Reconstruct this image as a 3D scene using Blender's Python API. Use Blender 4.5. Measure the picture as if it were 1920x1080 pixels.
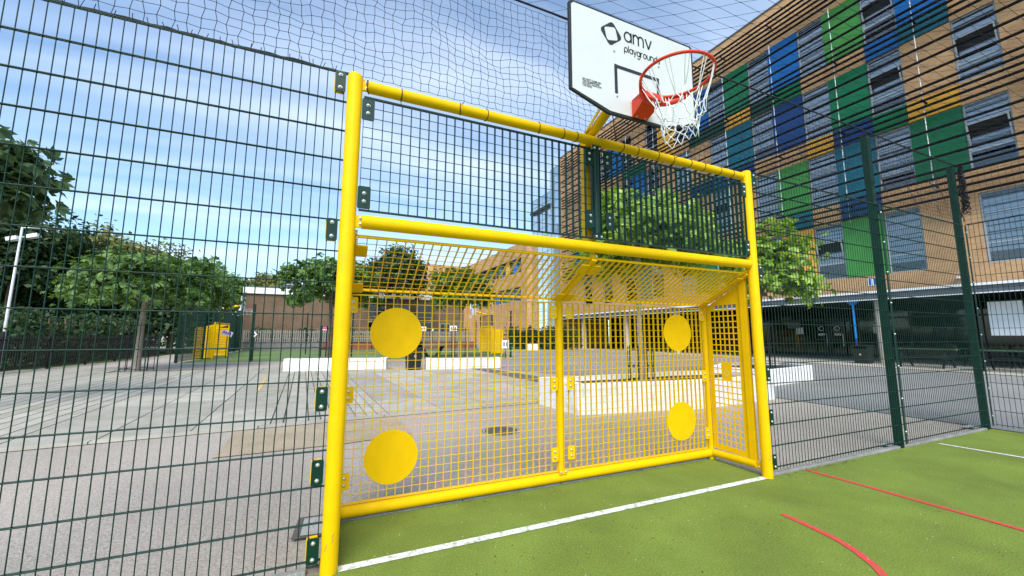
import bpy, bmesh, math, random
import numpy as np
from mathutils import Vector, Matrix
R = math.radians
for o in list(bpy.data.objects): bpy.data.objects.remove(o)
SC = bpy.context.scene
COL = SC.collection
random.seed(7); RNG = np.random.default_rng(7)

# ------------------------------------------------------------------ camera
CAMX, CAMY, CAMZ = -0.001, -2.735, 1.4
YAW, PIT, ROLL, FPX = 0.4098, 0.1213, 0.0023, 730.8
cam = bpy.data.cameras.new('camera'); camo = bpy.data.objects.new('camera', cam); COL.objects.link(camo)
fw = Vector((math.sin(YAW)*math.cos(PIT), math.cos(YAW)*math.cos(PIT), math.sin(PIT)))
rt = Vector((math.cos(YAW), -math.sin(YAW), 0)); up = rt.cross(fw)
r2 = rt*math.cos(ROLL)+up*math.sin(ROLL); u2 = up*math.cos(ROLL)-rt*math.sin(ROLL)
M = Matrix((r2, u2, -fw)).transposed().to_4x4(); M.translation = (CAMX, CAMY, CAMZ)
camo.matrix_world = M
cam.sensor_width = 36; cam.lens = FPX/1920*36; cam.clip_start = .05; cam.clip_end = 2000
SC.camera = camo

# ------------------------------------------------------------------ sky, sun, exposure
SUN_EL, SUN_AZ = 47, 206          # azimuth clockwise from +Y: light comes from behind and left of the camera
wd = bpy.data.worlds.new('World'); SC.world = wd; wd.use_nodes = True
nt = wd.node_tree; nt.nodes.clear(); N = nt.nodes.new; L = nt.links.new
out = N('ShaderNodeOutputWorld'); bg = N('ShaderNodeBackground'); bg.inputs['Strength'].default_value = .078
sky = N('ShaderNodeTexSky'); sky.sky_type = 'NISHITA'; sky.sun_disc = False
sky.sun_elevation = R(SUN_EL); sky.sun_rotation = R(SUN_AZ); sky.air_density = 1.0; sky.dust_density = .7; sky.ozone_density = 1.6
tc = N('ShaderNodeTexCoord'); sep = N('ShaderNodeSeparateXYZ'); L(tc.outputs['Generated'], sep.inputs[0])
zz = N('ShaderNodeMath'); zz.operation = 'MAXIMUM'; L(sep.outputs[2], zz.inputs[0]); zz.inputs[1].default_value = 0.0
za = N('ShaderNodeMath'); za.operation = 'ADD'; L(zz.outputs[0], za.inputs[0]); za.inputs[1].default_value = .16
dv = N('ShaderNodeVectorMath'); dv.operation = 'DIVIDE'; L(tc.outputs['Generated'], dv.inputs[0])
cb = N('ShaderNodeCombineXYZ')
for i in range(3): L(za.outputs[0], cb.inputs[i])
L(cb.outputs[0], dv.inputs[1])
mp = N('ShaderNodeMapping'); mp.inputs['Rotation'].default_value = (0, 0, R(28)); mp.inputs['Scale'].default_value = (.34, 1.5, 0.0)
L(dv.outputs[0], mp.inputs[0])
nz = N('ShaderNodeTexNoise'); nz.inputs['Scale'].default_value = 1.7; nz.inputs['Detail'].default_value = 5; nz.inputs['Roughness'].default_value = .46; nz.inputs['Distortion'].default_value = .35
L(mp.outputs[0], nz.inputs['Vector'])
cr = N('ShaderNodeValToRGB'); cr.color_ramp.elements[0].position = .42; cr.color_ramp.elements[1].position = .78
cr.color_ramp.elements[0].color = (.10, .10, .10, 1); cr.color_ramp.elements[1].color = (.86, .86, .86, 1)
L(nz.outputs[0], cr.inputs[0])
mx = N('ShaderNodeMix'); mx.data_type = 'RGBA'; L(cr.outputs[0], mx.inputs[0]); tint = N('ShaderNodeMix'); tint.data_type = 'RGBA'; tint.blend_type = 'MULTIPLY'; tint.inputs[0].default_value = 1; L(sky.outputs[0], tint.inputs[6]); tint.inputs[7].default_value = (.86, 1.04, 1.10, 1); L(tint.outputs[2], mx.inputs[6]); mx.inputs[7].default_value = (4.7, 5.4, 6.5, 1)
L(mx.outputs[2], bg.inputs[0]); L(bg.outputs[0], out.inputs[0])
sl = bpy.data.lights.new('sun', 'SUN'); sl.energy = 1.5; sl.angle = R(38); sl.color = (1, .96, .9)
so = bpy.data.objects.new('sun', sl); COL.objects.link(so)
sd = Vector((math.sin(R(SUN_AZ))*math.cos(R(SUN_EL)), math.cos(R(SUN_AZ))*math.cos(R(SUN_EL)), math.sin(R(SUN_EL))))
so.rotation_euler = sd.to_track_quat('Z', 'Y').to_euler(); so.location = (0, -6, 9)
SC.view_settings.view_transform = 'Standard'; SC.view_settings.look = 'None'; SC.view_settings.gamma = 1
SC.view_settings.exposure = 1.57

# ------------------------------------------------------------------ helpers
def new_mat(name):
    m = bpy.data.materials.new(name); m.use_nodes = True
    b = m.node_tree.nodes['Principled BSDF']; return m, m.node_tree, b
def paint(name, col, rough=.45, var=.12, scale=6.0, bump=.0, bscale=300., metal=0., spec=.3, dirt=None, dscale=2.5, damt=.35, coat=0, chips=0):
    m, t, b = new_mat(name); n = t.nodes.new; l = t.links.new
    tc = n('ShaderNodeTexCoord'); no = n('ShaderNodeTexNoise'); no.inputs['Scale'].default_value = scale; no.inputs['Detail'].default_value = 6
    l(tc.outputs['Object'], no.inputs['Vector'])
    r = n('ShaderNodeValToRGB'); c0 = [max(0, c*(1-var)) for c in col]; c1 = [min(1, c*(1+var)) for c in col]
    r.color_ramp.elements[0].position = .3; r.color_ramp.elements[1].position = .7
    r.color_ramp.elements[0].color = (*c0, 1); r.color_ramp.elements[1].color = (*c1, 1); l(no.outputs[0], r.inputs[0])
    src = r.outputs[0]
    if dirt:
        n2 = n('ShaderNodeTexNoise'); n2.inputs['Scale'].default_value = dscale; n2.inputs['Detail'].default_value = 9; n2.inputs['Roughness'].default_value = .65
        l(tc.outputs['Object'], n2.inputs['Vector'])
        rr = n('ShaderNodeValToRGB'); rr.color_ramp.elements[0].position = .48; rr.color_ramp.elements[1].position = .68
        rr.color_ramp.elements[0].color = (0, 0, 0, 1); rr.color_ramp.elements[1].color = (damt, damt, damt, 1); l(n2.outputs[0], rr.inputs[0])
        mm = n('ShaderNodeMix'); mm.data_type = 'RGBA'; l(rr.outputs[0], mm.inputs[0]); l(src, mm.inputs[6]); mm.inputs[7].default_value = (*dirt, 1); src = mm.outputs[2]
    if chips:
        n4 = n('ShaderNodeTexNoise'); n4.inputs['Scale'].default_value = 46; n4.inputs['Detail'].default_value = 8; n4.inputs['Roughness'].default_value = .8; l(tc.outputs['Object'], n4.inputs['Vector'])
        n5 = n('ShaderNodeTexNoise'); n5.inputs['Scale'].default_value = 1.7; l(tc.outputs['Object'], n5.inputs['Vector'])
        ml = n('ShaderNodeMath'); ml.operation = 'MULTIPLY'; l(n4.outputs[0], ml.inputs[0]); l(n5.outputs[0], ml.inputs[1])
        r4 = n('ShaderNodeValToRGB'); r4.color_ramp.elements[0].position = .40; r4.color_ramp.elements[1].position = .44; r4.color_ramp.elements[0].color = (0,0,0,1); r4.color_ramp.elements[1].color = (chips,)*3+(1,); l(ml.outputs[0], r4.inputs[0])
        m4 = n('ShaderNodeMix'); m4.data_type = 'RGBA'; l(r4.outputs[0], m4.inputs[0]); l(src, m4.inputs[6]); m4.inputs[7].default_value = (.16,.11,.03,1); src = m4.outputs[2]
    l(src, b.inputs['Base Color']); b.inputs['Roughness'].default_value = rough; b.inputs['Metallic'].default_value = metal
    b.inputs['Specular IOR Level'].default_value = spec; b.inputs['Coat Weight'].default_value = coat
    if bump:
        n3 = n('ShaderNodeTexNoise'); n3.inputs['Scale'].default_value = bscale; n3.inputs['Detail'].default_value = 3
        l(tc.outputs['Object'], n3.inputs['Vector']); bp = n('ShaderNodeBump'); bp.inputs['Strength'].default_value = bump; bp.inputs['Distance'].default_value = .01
        l(n3.outputs[0], bp.inputs['Height']); l(bp.outputs[0], b.inputs['Normal'])
    return m
def ground(name, stops, fscale, cscale=.4, camt=.25, bump=.4, rough=.95, darkspots=0, wet=None):
    """granular ground: fine speckle ramp * slow patches, world (object) coordinates"""
    m, t, b = new_mat(name); n = t.nodes.new; l = t.links.new
    tc = n('ShaderNodeTexCoord'); no = n('ShaderNodeTexNoise'); no.inputs['Scale'].default_value = fscale; no.inputs['Detail'].default_value = 5; no.inputs['Roughness'].default_value = .7
    l(tc.outputs['Object'], no.inputs['Vector'])
    r = n('ShaderNodeValToRGB'); e = r.color_ramp.elements
    while len(e) < len(stops): e.new(.5)
    for i, (p, c) in enumerate(stops): e[i].position = p; e[i].color = (*c, 1)
    l(no.outputs[0], r.inputs[0])
    n2 = n('ShaderNodeTexNoise'); n2.inputs['Scale'].default_value = cscale; n2.inputs['Detail'].default_value = 7; n2.inputs['Roughness'].default_value = .6
    l(tc.outputs['Object'], n2.inputs['Vector'])
    mr = n('ShaderNodeMapRange'); mr.inputs[1].default_value = .3; mr.inputs[2].default_value = .7; mr.inputs[3].default_value = 1-camt; mr.inputs[4].default_value = 1+camt*.6
    l(n2.outputs[0], mr.inputs[0])
    mu = n('ShaderNodeMix'); mu.data_type = 'RGBA'; mu.blend_type = 'MULTIPLY'; mu.inputs[0].default_value = 1
    l(r.outputs[0], mu.inputs[6]); l(mr.outputs[0], mu.inputs[7]); src = mu.outputs[2]
    if darkspots:
        vo = n('ShaderNodeTexNoise'); vo.inputs['Scale'].default_value = 9; vo.inputs['Detail'].default_value = 8; vo.inputs['Roughness'].default_value = .75; l(tc.outputs['Object'], vo.inputs['Vector'])
        rr = n('ShaderNodeValToRGB'); rr.color_ramp.elements[0].position = .66; rr.color_ramp.elements[1].position = .74; rr.color_ramp.elements[0].color = (0, 0, 0, 1); rr.color_ramp.elements[1].color = (darkspots,)*3+(1,)
        l(vo.outputs[0], rr.inputs[0]); mm = n('ShaderNodeMix'); mm.data_type = 'RGBA'; l(rr.outputs[0], mm.inputs[0]); l(src, mm.inputs[6]); mm.inputs[7].default_value = (.05, .045, .04, 1); src = mm.outputs[2]
    l(src, b.inputs['Base Color']); b.inputs['Roughness'].default_value = rough; b.inputs['Specular IOR Level'].default_value = .25
    bp = n('ShaderNodeBump'); bp.inputs['Strength'].default_value = bump; bp.inputs['Distance'].default_value = .02
    l(no.outputs[0], bp.inputs['Height']); l(bp.outputs[0], b.inputs['Normal'])
    return m
def brickmat(name, c1, c2, mortar, sx=1., rot='y', bw=.225, bh=.075):
    m, t, b = new_mat(name); n = t.nodes.new; l = t.links.new
    tc = n('ShaderNodeTexCoord'); s = n('ShaderNodeSeparateXYZ'); l(tc.outputs['Object'], s.inputs[0])
    ad = n('ShaderNodeMath'); ad.operation = 'ADD'; l(s.outputs[0], ad.inputs[0]); l(s.outputs[1], ad.inputs[1])
    c = n('ShaderNodeCombineXYZ'); l(ad.outputs[0], c.inputs[0]); l(s.outputs[2], c.inputs[1])
    br = n('ShaderNodeTexBrick'); l(c.outputs[0], br.inputs['Vector']); br.inputs['Scale'].default_value = 1
    br.inputs['Brick Width'].default_value = bw; br.inputs['Row Height'].default_value = bh; br.inputs['Mortar Size'].default_value = .006
    br.inputs['Color1'].default_value = (*c1, 1); br.inputs['Color2'].default_value = (*c2, 1); br.inputs['Mortar'].default_value = (*mortar, 1); br.inputs['Bias'].default_value = -.1
    no = n('ShaderNodeTexNoise'); no.inputs['Scale'].default_value = .7; no.inputs['Detail'].default_value = 9; l(tc.outputs['Object'], no.inputs['Vector'])
    mr = n('ShaderNodeMapRange'); mr.inputs[1].default_value = .3; mr.inputs[2].default_value = .7; mr.inputs[3].default_value = .8; mr.inputs[4].default_value = 1.15; l(no.outputs[0], mr.inputs[0])
    mu = n('ShaderNodeMix'); mu.data_type = 'RGBA'; mu.blend_type = 'MULTIPLY'; mu.inputs[0].default_value = 1; l(br.outputs[0], mu.inputs[6]); l(mr.outputs[0], mu.inputs[7])
    l(mu.outputs[2], b.inputs['Base Color']); b.inputs['Roughness'].default_value = .9
    bp = n('ShaderNodeBump'); bp.inputs['Strength'].default_value = .5; bp.inputs['Distance'].default_value = .006; bp.invert = True; l(br.outputs['Fac'], bp.inputs['Height']); l(bp.outputs[0], b.inputs['Normal'])
    return m
def leafmat(name, dark, mid, light):
    m, t, b = new_mat(name); n = t.nodes.new; l = t.links.new
    g = n('ShaderNodeNewGeometry'); r = n('ShaderNodeValToRGB'); e = r.color_ramp.elements; e.new(.5)
    for i, (p, c) in enumerate(((0, dark), (.55, mid), (1, light))): e[i].position = p; e[i].color = (*c, 1)
    l(g.outputs['Random Per Island'], r.inputs[0]); l(r.outputs[0], b.inputs['Base Color'])
    b.inputs['Roughness'].default_value = .55; b.inputs['Specular IOR Level'].default_value = .35
    tr = n('ShaderNodeBsdfTranslucent'); hs = n('ShaderNodeMix'); hs.data_type = 'RGBA'; hs.blend_type = 'MULTIPLY'; hs.inputs[0].default_value = 1
    l(r.outputs[0], hs.inputs[6]); hs.inputs[7].default_value = (1.6, 1.5, .7, 1); l(hs.outputs[2], tr.inputs[0])
    ms = n('ShaderNodeMixShader'); ms.inputs[0].default_value = .3; l(b.outputs[0], ms.inputs[1]); l(tr.outputs[0], ms.inputs[2])
    l(ms.outputs[0], t.nodes['Material Output'].inputs[0]); return m
def glassmat(name, tint, rough=.03, refl=1.45, floor=.08):
    m, t, b = new_mat(name); n = t.nodes.new; l = t.links.new; t.nodes.remove(b)
    tr = n('ShaderNodeBsdfTransparent'); tr.inputs[0].default_value = (*tint, 1); gl = n('ShaderNodeBsdfGlossy'); gl.inputs['Roughness'].default_value = rough
    fr = n('ShaderNodeFresnel'); fr.inputs[0].default_value = refl; ad = n('ShaderNodeMath'); ad.inputs[1].default_value = floor; l(fr.outputs[0], ad.inputs[0])
    ms = n('ShaderNodeMixShader'); l(ad.outputs[0], ms.inputs[0]); l(tr.outputs[0], ms.inputs[1]); l(gl.outputs[0], ms.inputs[2]); l(ms.outputs[0], t.nodes['Material Output'].inputs[0]); return m

YEL = (.83, .50, .002); GRN = (.002, .030, .019)
MAT = dict(
 yellow=paint('yellow_powder_coat', YEL, .5, .05, 9, .10, 420, spec=.10, dirt=(.6, .36, .01), dscale=3.2, damt=.2, chips=.6),
 green=paint('green_powder_coat', GRN, .4, .15, 9, .08, 400),
 greenpost=paint('green_post_coat', (.002, .032, .019), .5, .15, 5, .05, 300, spec=.2),
 steel=paint('zinc_bolt', (.62, .63, .63), .35, .08, 20, metal=.85),
 black=paint('black_plastic', (.012, .012, .013), .5, .2, 20),
 cord=paint('black_cord', (.018, .02, .024), .8, .2, 40),
 turf=ground('turf_green', [(.28, (.105, .145, .02)), (.5, (.175, .24, .035)), (.72, (.265, .335, .075))], 92, 1.3, .24, .5, .9, .9),
 farturf=ground('turf_far', [(.3, (.10, .15, .05)), (.7, (.17, .24, .09))], 60, .3, .2, .3),
 tarmac=ground('tarmac_pinkish', [(.25, (.18, .155, .13)), (.48, (.41, .355, .30)), (.62, (.52, .455, .39)), (.75, (.70, .63, .55))], 62, .35, .18, .6),
 grey=ground('tarmac_grey', [(.28, (.14, .137, .13)), (.5, (.26, .256, .245)), (.72, (.40, .395, .38))], 110, .3, .18, .5),
 apron=ground('pale_apron', [(.3, (.36, .33, .28)), (.7, (.50, .47, .41))], 60, .5, .15, .3),
 gravel=ground('tan_gravel', [(.25, (.22, .17, .11)), (.5, (.44, .35, .235)), (.72, (.62, .52, .39))], 75, 1.2, .2, .8),
 soil=ground('soil_brown', [(.3, (.05, .035, .022)), (.7, (.13, .09, .06))], 40, 1.2, .3, .8),
 concrete=ground('concrete_pale', [(.28, (.28, .28, .26)), (.5, (.40, .40, .375)), (.72, (.50, .495, .465))], 55, .8, .22, .25, .85),
 kerb=ground('kerb_stone', [(.28, (.24, .23, .21)), (.72, (.44, .43, .40))], 60, 3, .35, .4),
 bank=ground('grass_bank', [(.3, (.03, .06, .012)), (.7, (.09, .15, .03))], 30, .5, .4, .8),
 whiteline=paint('white_line', (.74, .75, .72), .85, .08, 60, .4, 260, dirt=(.20, .26, .07), dscale=24, damt=.9),
 redline=paint('red_line', (.66, .055, .06), .85, .1, 60, .4, 260, dirt=(.22, .17, .04), dscale=26, damt=.85),
 yelline=paint('yellow_line', (.62, .42, .10), .9, .15, 20, dirt=(.35, .34, .3), dscale=8, damt=.8),
 planter=paint('white_paint_concrete', (.80, .80, .77), .7, .05, 4, .25, 60, dirt=(.38, .37, .32), dscale=4, damt=.6),
 board=paint('board_white', (.61, .635, .62), .55, .03, 5, .2, 300),
 boarddark=paint('board_dark', (.022, .026, .03), .5, .15, 10),
 red=paint('hoop_red', (.68, .05, .018), .42, .08, 12, .05, 300),
 netw=paint('net_white', (.82, .82, .83), .8, .05, 20),
 brick=brickmat('brick_buff', (.57, .325, .15), (.47, .25, .11), (.48, .36, .23)),
 brickfar=brickmat('brick_brown', (.19, .115, .065), (.14, .085, .05), (.18, .14, .1)),
 slat=paint('slat_black', (.003, .0025, .0025), .7, .2, 6, spec=.12),
 rod=paint('rod_galvanised', (.66, .66, .64), .4, .1, 14, metal=.3),
 frame=paint('window_frame_grey', (.36, .40, .42), .4, .08, 8),
 darkframe=paint('dark_frame', (.03, .035, .04), .4, .1, 8),
 fascia=paint('fascia_grey', (.10, .115, .13), .5, .12, 3),
 blind=paint('blind_lilac', (.74, .74, .79), .6, .06, 4),
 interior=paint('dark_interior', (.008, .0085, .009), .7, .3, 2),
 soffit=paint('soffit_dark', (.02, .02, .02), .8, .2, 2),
 glass=glassmat('window_glass', (.84, .89, .92), .03, 1.42, .05),
 glassdark=glassmat('dark_glazing', (.18, .22, .22), .04, 1.4, .03),
 glassblue=glassmat('tower_glass', (.88, .96, .99), .04, 1.18, .0),
 bark=paint('bark', (.17, .125, .085), .95, .35, 14, .6, 30),
 barkpale=paint('bark_pale', (.30, .26, .21), .95, .3, 12, .5, 30),
 iron=paint('dark_iron', (.014, .016, .017), .5, .25, 8),
 timber=paint('grey_timber', (.26, .24, .21), .9, .25, 9, .3, 40),
 column=paint('column_beige', (.52, .46, .37), .8, .08, 3, .1, 60),
 bluepipe=paint('blue_pipe', (.01, .20, .62), .45, .08, 5),
 whitesheet=paint('white_sheet', (.80, .82, .84), .7, .04, 4),
 pink=paint('sign_pink', (.75, .08, .25), .6, .05, 4), purple=paint('sign_purple', (.42, .34, .58), .6, .05, 4), amber=paint('sign_amber', (.75, .40, .06), .6, .05, 4), navy=paint('sign_navy', (.03, .05, .22), .6, .05, 4), signgreen=paint('sign_green', (.04, .30, .10), .6, .05, 4),
 redwall=paint('red_brick_low', (.22, .075, .05), .9, .2, 9),
 stone=paint('grey_wall', (.17, .165, .155), .9, .2, 5, .3, 40),
 litter=paint('dry_leaf', (.13, .085, .035), .8, .5, 30),
 leafA=leafmat('leaf_fresh', (.08, .15, .02), (.22, .37, .04), (.46, .60, .12)),
 leafB=leafmat('leaf_mid', (.03, .07, .016), (.085, .17, .035), (.22, .34, .09)),
 leafE=leafmat('leaf_bluish', (.022, .05, .022), (.06, .115, .045), (.15, .24, .11)),
 leafC=leafmat('leaf_dark', (.014, .034, .013), (.032, .07, .024), (.075, .13, .04)),
 leafD=leafmat('leaf_olive', (.08, .09, .025), (.19, .20, .06), (.36, .36, .15)),
)
PANEL = {k: paint('panel_'+k, c, .38, .08, 1.3, dirt=tuple(v*.55+.01 for v in c), dscale=.9, damt=.45) for k, c in dict(blue=(.006, .13, .40), navy=(.008, .055, .20), teal=(.008, .135, .19), green=(.004, .17, .065), lime=(.06, .27, .05), dgreen=(.012, .075, .05), forest=(.004, .13, .05), amber=(.78, .40, .045)).items()}

class MB:
    def __init__(s): s.v = []; s.f = []; s.sm = []
    def add(s, vs, fs, smooth=False):
        o = len(s.v); s.v += [tuple(v) for v in vs]; s.f += [tuple(i+o for i in f) for f in fs]; s.sm += [smooth]*len(fs); return s
    def box(s, a, b):
        (x0, y0, z0), (x1, y1, z1) = a, b
        return s.add([(x0,y0,z0),(x1,y0,z0),(x1,y1,z0),(x0,y1,z0),(x0,y0,z1),(x1,y0,z1),(x1,y1,z1),(x0,y1,z1)], [(3,2,1,0),(4,5,6,7),(0,1,5,4),(1,2,6,5),(2,3,7,6),(3,0,4,7)])
    def obox(s, c, ax, ay, az):
        c, ax, ay, az = map(Vector, (c, ax, ay, az)); vs = []
        for k in (-1, 1):
            for i, j in ((-1,-1),(1,-1),(1,1),(-1,1)): vs.append(c+ax*i+ay*j+az*k)
        return s.add(vs, [(3,2,1,0),(4,5,6,7),(0,1,5,4),(1,2,6,5),(2,3,7,6),(3,0,4,7)])
    def bar(s, p, q, w, h, upv=(0,0,1)):
        p, q = Vector(p), Vector(q); d = (q-p); ax = d.normalized(); side = ax.cross(Vector(upv))
        if side.length < 1e-4: side = ax.cross(Vector((0,1,0)))
        side.normalize(); u = side.cross(ax)
        return s.obox((p+q)/2, d/2, side*(w/2), u*(h/2))
    def tube(s, pts, rad, n=12, caps=True, closed=False):
        pts = [Vector(p) for p in pts]; m = len(pts); rad = rad if hasattr(rad, '__len__') else [rad]*m; rings = []; prev = None
        for i, p in enumerate(pts):
            if closed: t = pts[(i+1) % m]-pts[i-1]
            else: t = pts[min(i+1, m-1)]-pts[max(i-1, 0)]
            t.normalize()
            if prev is None:
                a = Vector((0,0,1)) if abs(t.z) < .9 else Vector((0,1,0)); x = t.cross(a).normalized()
            else: x = (prev-t*prev.dot(t)).normalized()
            prev = x; y = t.cross(x); rings.append([p+(x*math.cos(2*math.pi*k/n)+y*math.sin(2*math.pi*k/n))*rad[i] for k in range(n)])
        vs = [v for r in rings for v in r]; fs = []
        for i in range(m if closed else m-1):
            a, b = i*n, ((i+1) % m)*n
            for k in range(n): fs.append((a+k, a+(k+1)%n, b+(k+1)%n, b+k))
        s.add(vs, fs, True)
        if caps and not closed:
            o = len(s.v); s.add(rings[0], [tuple(range(n-1,-1,-1))]); s.add(rings[-1], [tuple(range(n))])
        return s
    def prism(s, poly, dirv):          # extrude a closed polygon (list of 3D pts) along dirv
        n = len(poly); d = Vector(dirv); a = [Vector(p) for p in poly]; vs = a+[p+d for p in a]
        return s.add(vs, [tuple(range(n-1,-1,-1)), tuple(range(n, 2*n))]+[(i,(i+1)%n,n+(i+1)%n,n+i) for i in range(n)])
    def sphere(s, c, r, sc=(1,1,1), nu=10, nv=6):
        c = Vector(c); vs = []; fs = []
        for j in range(nv+1):
            th = math.pi*j/nv
            for i in range(nu):
                ph = 2*math.pi*i/nu; vs.append(c+Vector((r*sc[0]*math.sin(th)*math.cos(ph), r*sc[1]*math.sin(th)*math.sin(ph), r*sc[2]*math.cos(th))))
        for j in range(nv):
            for i in range(nu): fs.append((j*nu+i, (j+1)*nu+i, (j+1)*nu+(i+1)%nu, j*nu+(i+1)%nu))
        return s.add(vs, fs, True)
    def mesh(s, name, mat, off=(0,0,0)):
        me = bpy.data.meshes.new(name); o = Vector(off); me.from_pydata([Vector(v)-o for v in s.v], [], s.f)
        me.polygons.foreach_set('use_smooth', s.sm); me.materials.append(mat); me.update(); return me
    def build(s, name, mat, parent=None, world=True, bevel=0):
        off = (0,0,0)
        if parent is not None and world: off = wloc(parent)
        o = bpy.data.objects.new(name, s.mesh(name, MAT[mat] if isinstance(mat, str) else mat, off)); COL.objects.link(o)
        if parent is not None: o.parent = parent
        if bevel:
            b = o.modifiers.new('bevel', 'BEVEL'); b.width = bevel; b.segments = 2; b.limit_method = 'ANGLE'; b.angle_limit = R(40)
        return o
def wloc(o):
    v = Vector((0,0,0))
    while o is not None: v = v+o.location; o = o.parent
    return v
def inst(name, me, parent, loc, rot=None, scale=None):     # object sharing mesh data, loc in the root's frame
    o = bpy.data.objects.new(name, me); COL.objects.link(o); o.parent = parent; o.location = loc
    if rot is not None: o.rotation_euler = rot
    if scale is not None: o.scale = scale
    return o
def tag(o, label=None, cat=None, group=None, kind=None):
    if label: o['label'] = label
    if cat: o['category'] = cat
    if group: o['group'] = group
    if kind: o['kind'] = kind
    return o
def thing(name, loc, label, cat, group=None, rz=0):
    o = bpy.data.objects.new(name, None); COL.objects.link(o); o.location = loc; o.rotation_euler = (0,0,rz); o.empty_display_size = .2
    return tag(o, label, cat, group)
def sheet(name, pts, z, mat, kind='structure'):
    b = MB(); b.add([(x, y, z) for x, y in pts], [tuple(range(len(pts)))]); return tag(b.build(name, mat), kind=kind)
def atpx(px, d):                       # ground position at axial distance d seen in photo column px (for laying out the far background)
    r = (px-960)/FPX*d; return (CAMX+r*math.cos(YAW)+d*math.sin(YAW), CAMY+d*math.cos(YAW)-r*math.sin(YAW))
def npmesh(name, V, F, mat):
    me = bpy.data.meshes.new(name); k = F.shape[1]
    me.vertices.add(len(V)); me.vertices.foreach_set('co', V.astype(np.float32).ravel())
    me.loops.add(F.size); me.loops.foreach_set('vertex_index', F.astype(np.int32).ravel())
    me.polygons.add(len(F)); me.polygons.foreach_set('loop_start', np.arange(0, F.size, k, dtype=np.int32)); me.polygons.foreach_set('loop_total', np.full(len(F), k, np.int32))
    me.update(calc_edges=True); me.materials.append(mat); return me

# ------------------------------------------------------------------ the ground
W = 3.98; DEP = .65; HP = 3.19; HB = 3.125; HM = 2.155; NETZ = 4.24
tag(MB().add([(-900,-900,-.02),(900,-900,-.02),(900,900,-.02),(-900,900,-.02)], [(0,1,2,3)]).build('ground', 'tarmac'), kind='structure')
PA = R(4.5); PX = Vector((math.cos(PA), math.sin(PA), 0)); PY = Vector((-math.sin(PA), math.cos(PA), 0)); PO = Vector((-.09, 4.5, 0))
pv = lambda u, v, z=0: PO+PX*u+PY*v+Vector((0,0,z))
sheet('grey_road', [(9.35,-12),(9.3,3.4),(8.2,9.0),(6.2,12.6),(6.6,22.5),(14,60),(22.3,60),(22.0,-12)], -.008, 'grey')
sheet('far_tarmac', [(-13,17.8),(6.3,16.2),(6.6,21.0),(-13,23.5)], -.006, 'tarmac')
sheet('far_pitch', [(-7.4,21.9),(10.6,20.9),(13.5,33),(14.0,38.6),(-8.2,39.2)], -.004, 'farturf')
sheet('apron', [(21.75,-14),(23.6,34),(34,34),(34,-14)], .004, 'apron')
sheet('grass_verge', [(-60,14),(-11.6,15),(-10.9,26),(-11.6,44),(-60,70)], -.003, 'bank')
# turf court with its goal recess
ct = MB(); ct.add([(-9,-14,0),(9.2,-14,0),(9.2,.0,0),(W+.02,.0,0),(W+.02,.645,0),(-.02,.645,0),(-.02,0,0),(-9,0,0)], [(0,1,2,7),(3,4,5,6)] if False else [tuple(range(8))])
tag(ct.build('court_turf', 'turf'), kind='structure')
def linestrip(name, pts, w, mat, z=.004):
    b = MB(); n = len(pts); vs = []
    for i in range(n):
        t = (Vector((*pts[min(i+1,n-1)],0))-Vector((*pts[max(i-1,0)],0))).normalized(); s = Vector((-t.y, t.x, 0))*(w/2); p = Vector((*pts[i], z)); vs += [p-s, p+s]
    b.add(vs, [(2*i,2*i+2,2*i+3,2*i+1) for i in range(n-1)]); return tag(b.build(name, mat), kind='structure')
linestrip('goal_line_marking', [(.05,.0),(W-.05,.0)], .066, 'whiteline')
linestrip('red_line_marking', [(4.57,-.02),(4.62,-1.3),(4.66,-6)], .05, 'redline', .0045)
arcp = [(3.27,-.58),(3.262,-.7),(3.245,-.85),(3.215,-1.0),(3.16,-1.12),(3.07,-1.26),(2.95,-1.38),(2.78,-1.51),(2.5,-1.66),(2.2,-1.75),(1.99,-1.78)]
linestrip('red_arc_marking', arcp+[(2*1.99-x, y) for x, y in arcp[-2::-1]], .05, 'redline', .0045)
linestrip('white_line_marking', [(7.28,-.08),(7.36,-.76),(7.6,-3),(8,-7)], .05, 'whiteline')
# concrete edging under the fences, broken into lengths
def edging(x0, x1, y, n):
    for i in range(n):
        a = x0+(x1-x0)*i/n+.004; b = x0+(x1-x0)*(i+1)/n-.004
        k = MB().box((a, y, -.05), (b, y+.055+random.uniform(-.006,.006), .012+random.uniform(-.003,.003))); tag(k.build('edging_kerb', 'kerb', bevel=.006), kind='structure')
edging(4.08, 9.15, .03, 6); edging(-2.7, -.12, .03, 3); edging(.05, 3.93, .655, 4)
for p in [[(-.195,.53),(-.05,.51),(-.05,.80),(-.19,.81)], [(-.15,.10),(-.055,.10),(-.055,.20),(-.155,.19)], [(6.5,.1),(6.8,.1),(6.8,.22),(6.45,.2)], [(8.95,.1),(9.3,.12),(9.3,.26),(8.9,.24)], [(3.75,.72),(4.2,.7),(4.2,.85),(3.8,.87)]]:
    sheet('concrete_footing', p, .006, 'concrete')
MAT['covermetal'] = ground('cover_metal', [(.3, (.07,.065,.06)), (.7, (.17,.16,.145))], 60, 2, .3, .5)
sheet('footing_joint', [(-.25,.50),(-.05,.49),(-.05,.84),(-.23,.85)], .002, 'covermetal')
sheet('gravel_patch', [(-1.30,2.95),(.15,3.02),(1.0,3.2),(.95,4.5),(-.1,4.42),(-1.35,4.32)], -.010, 'gravel')
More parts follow.
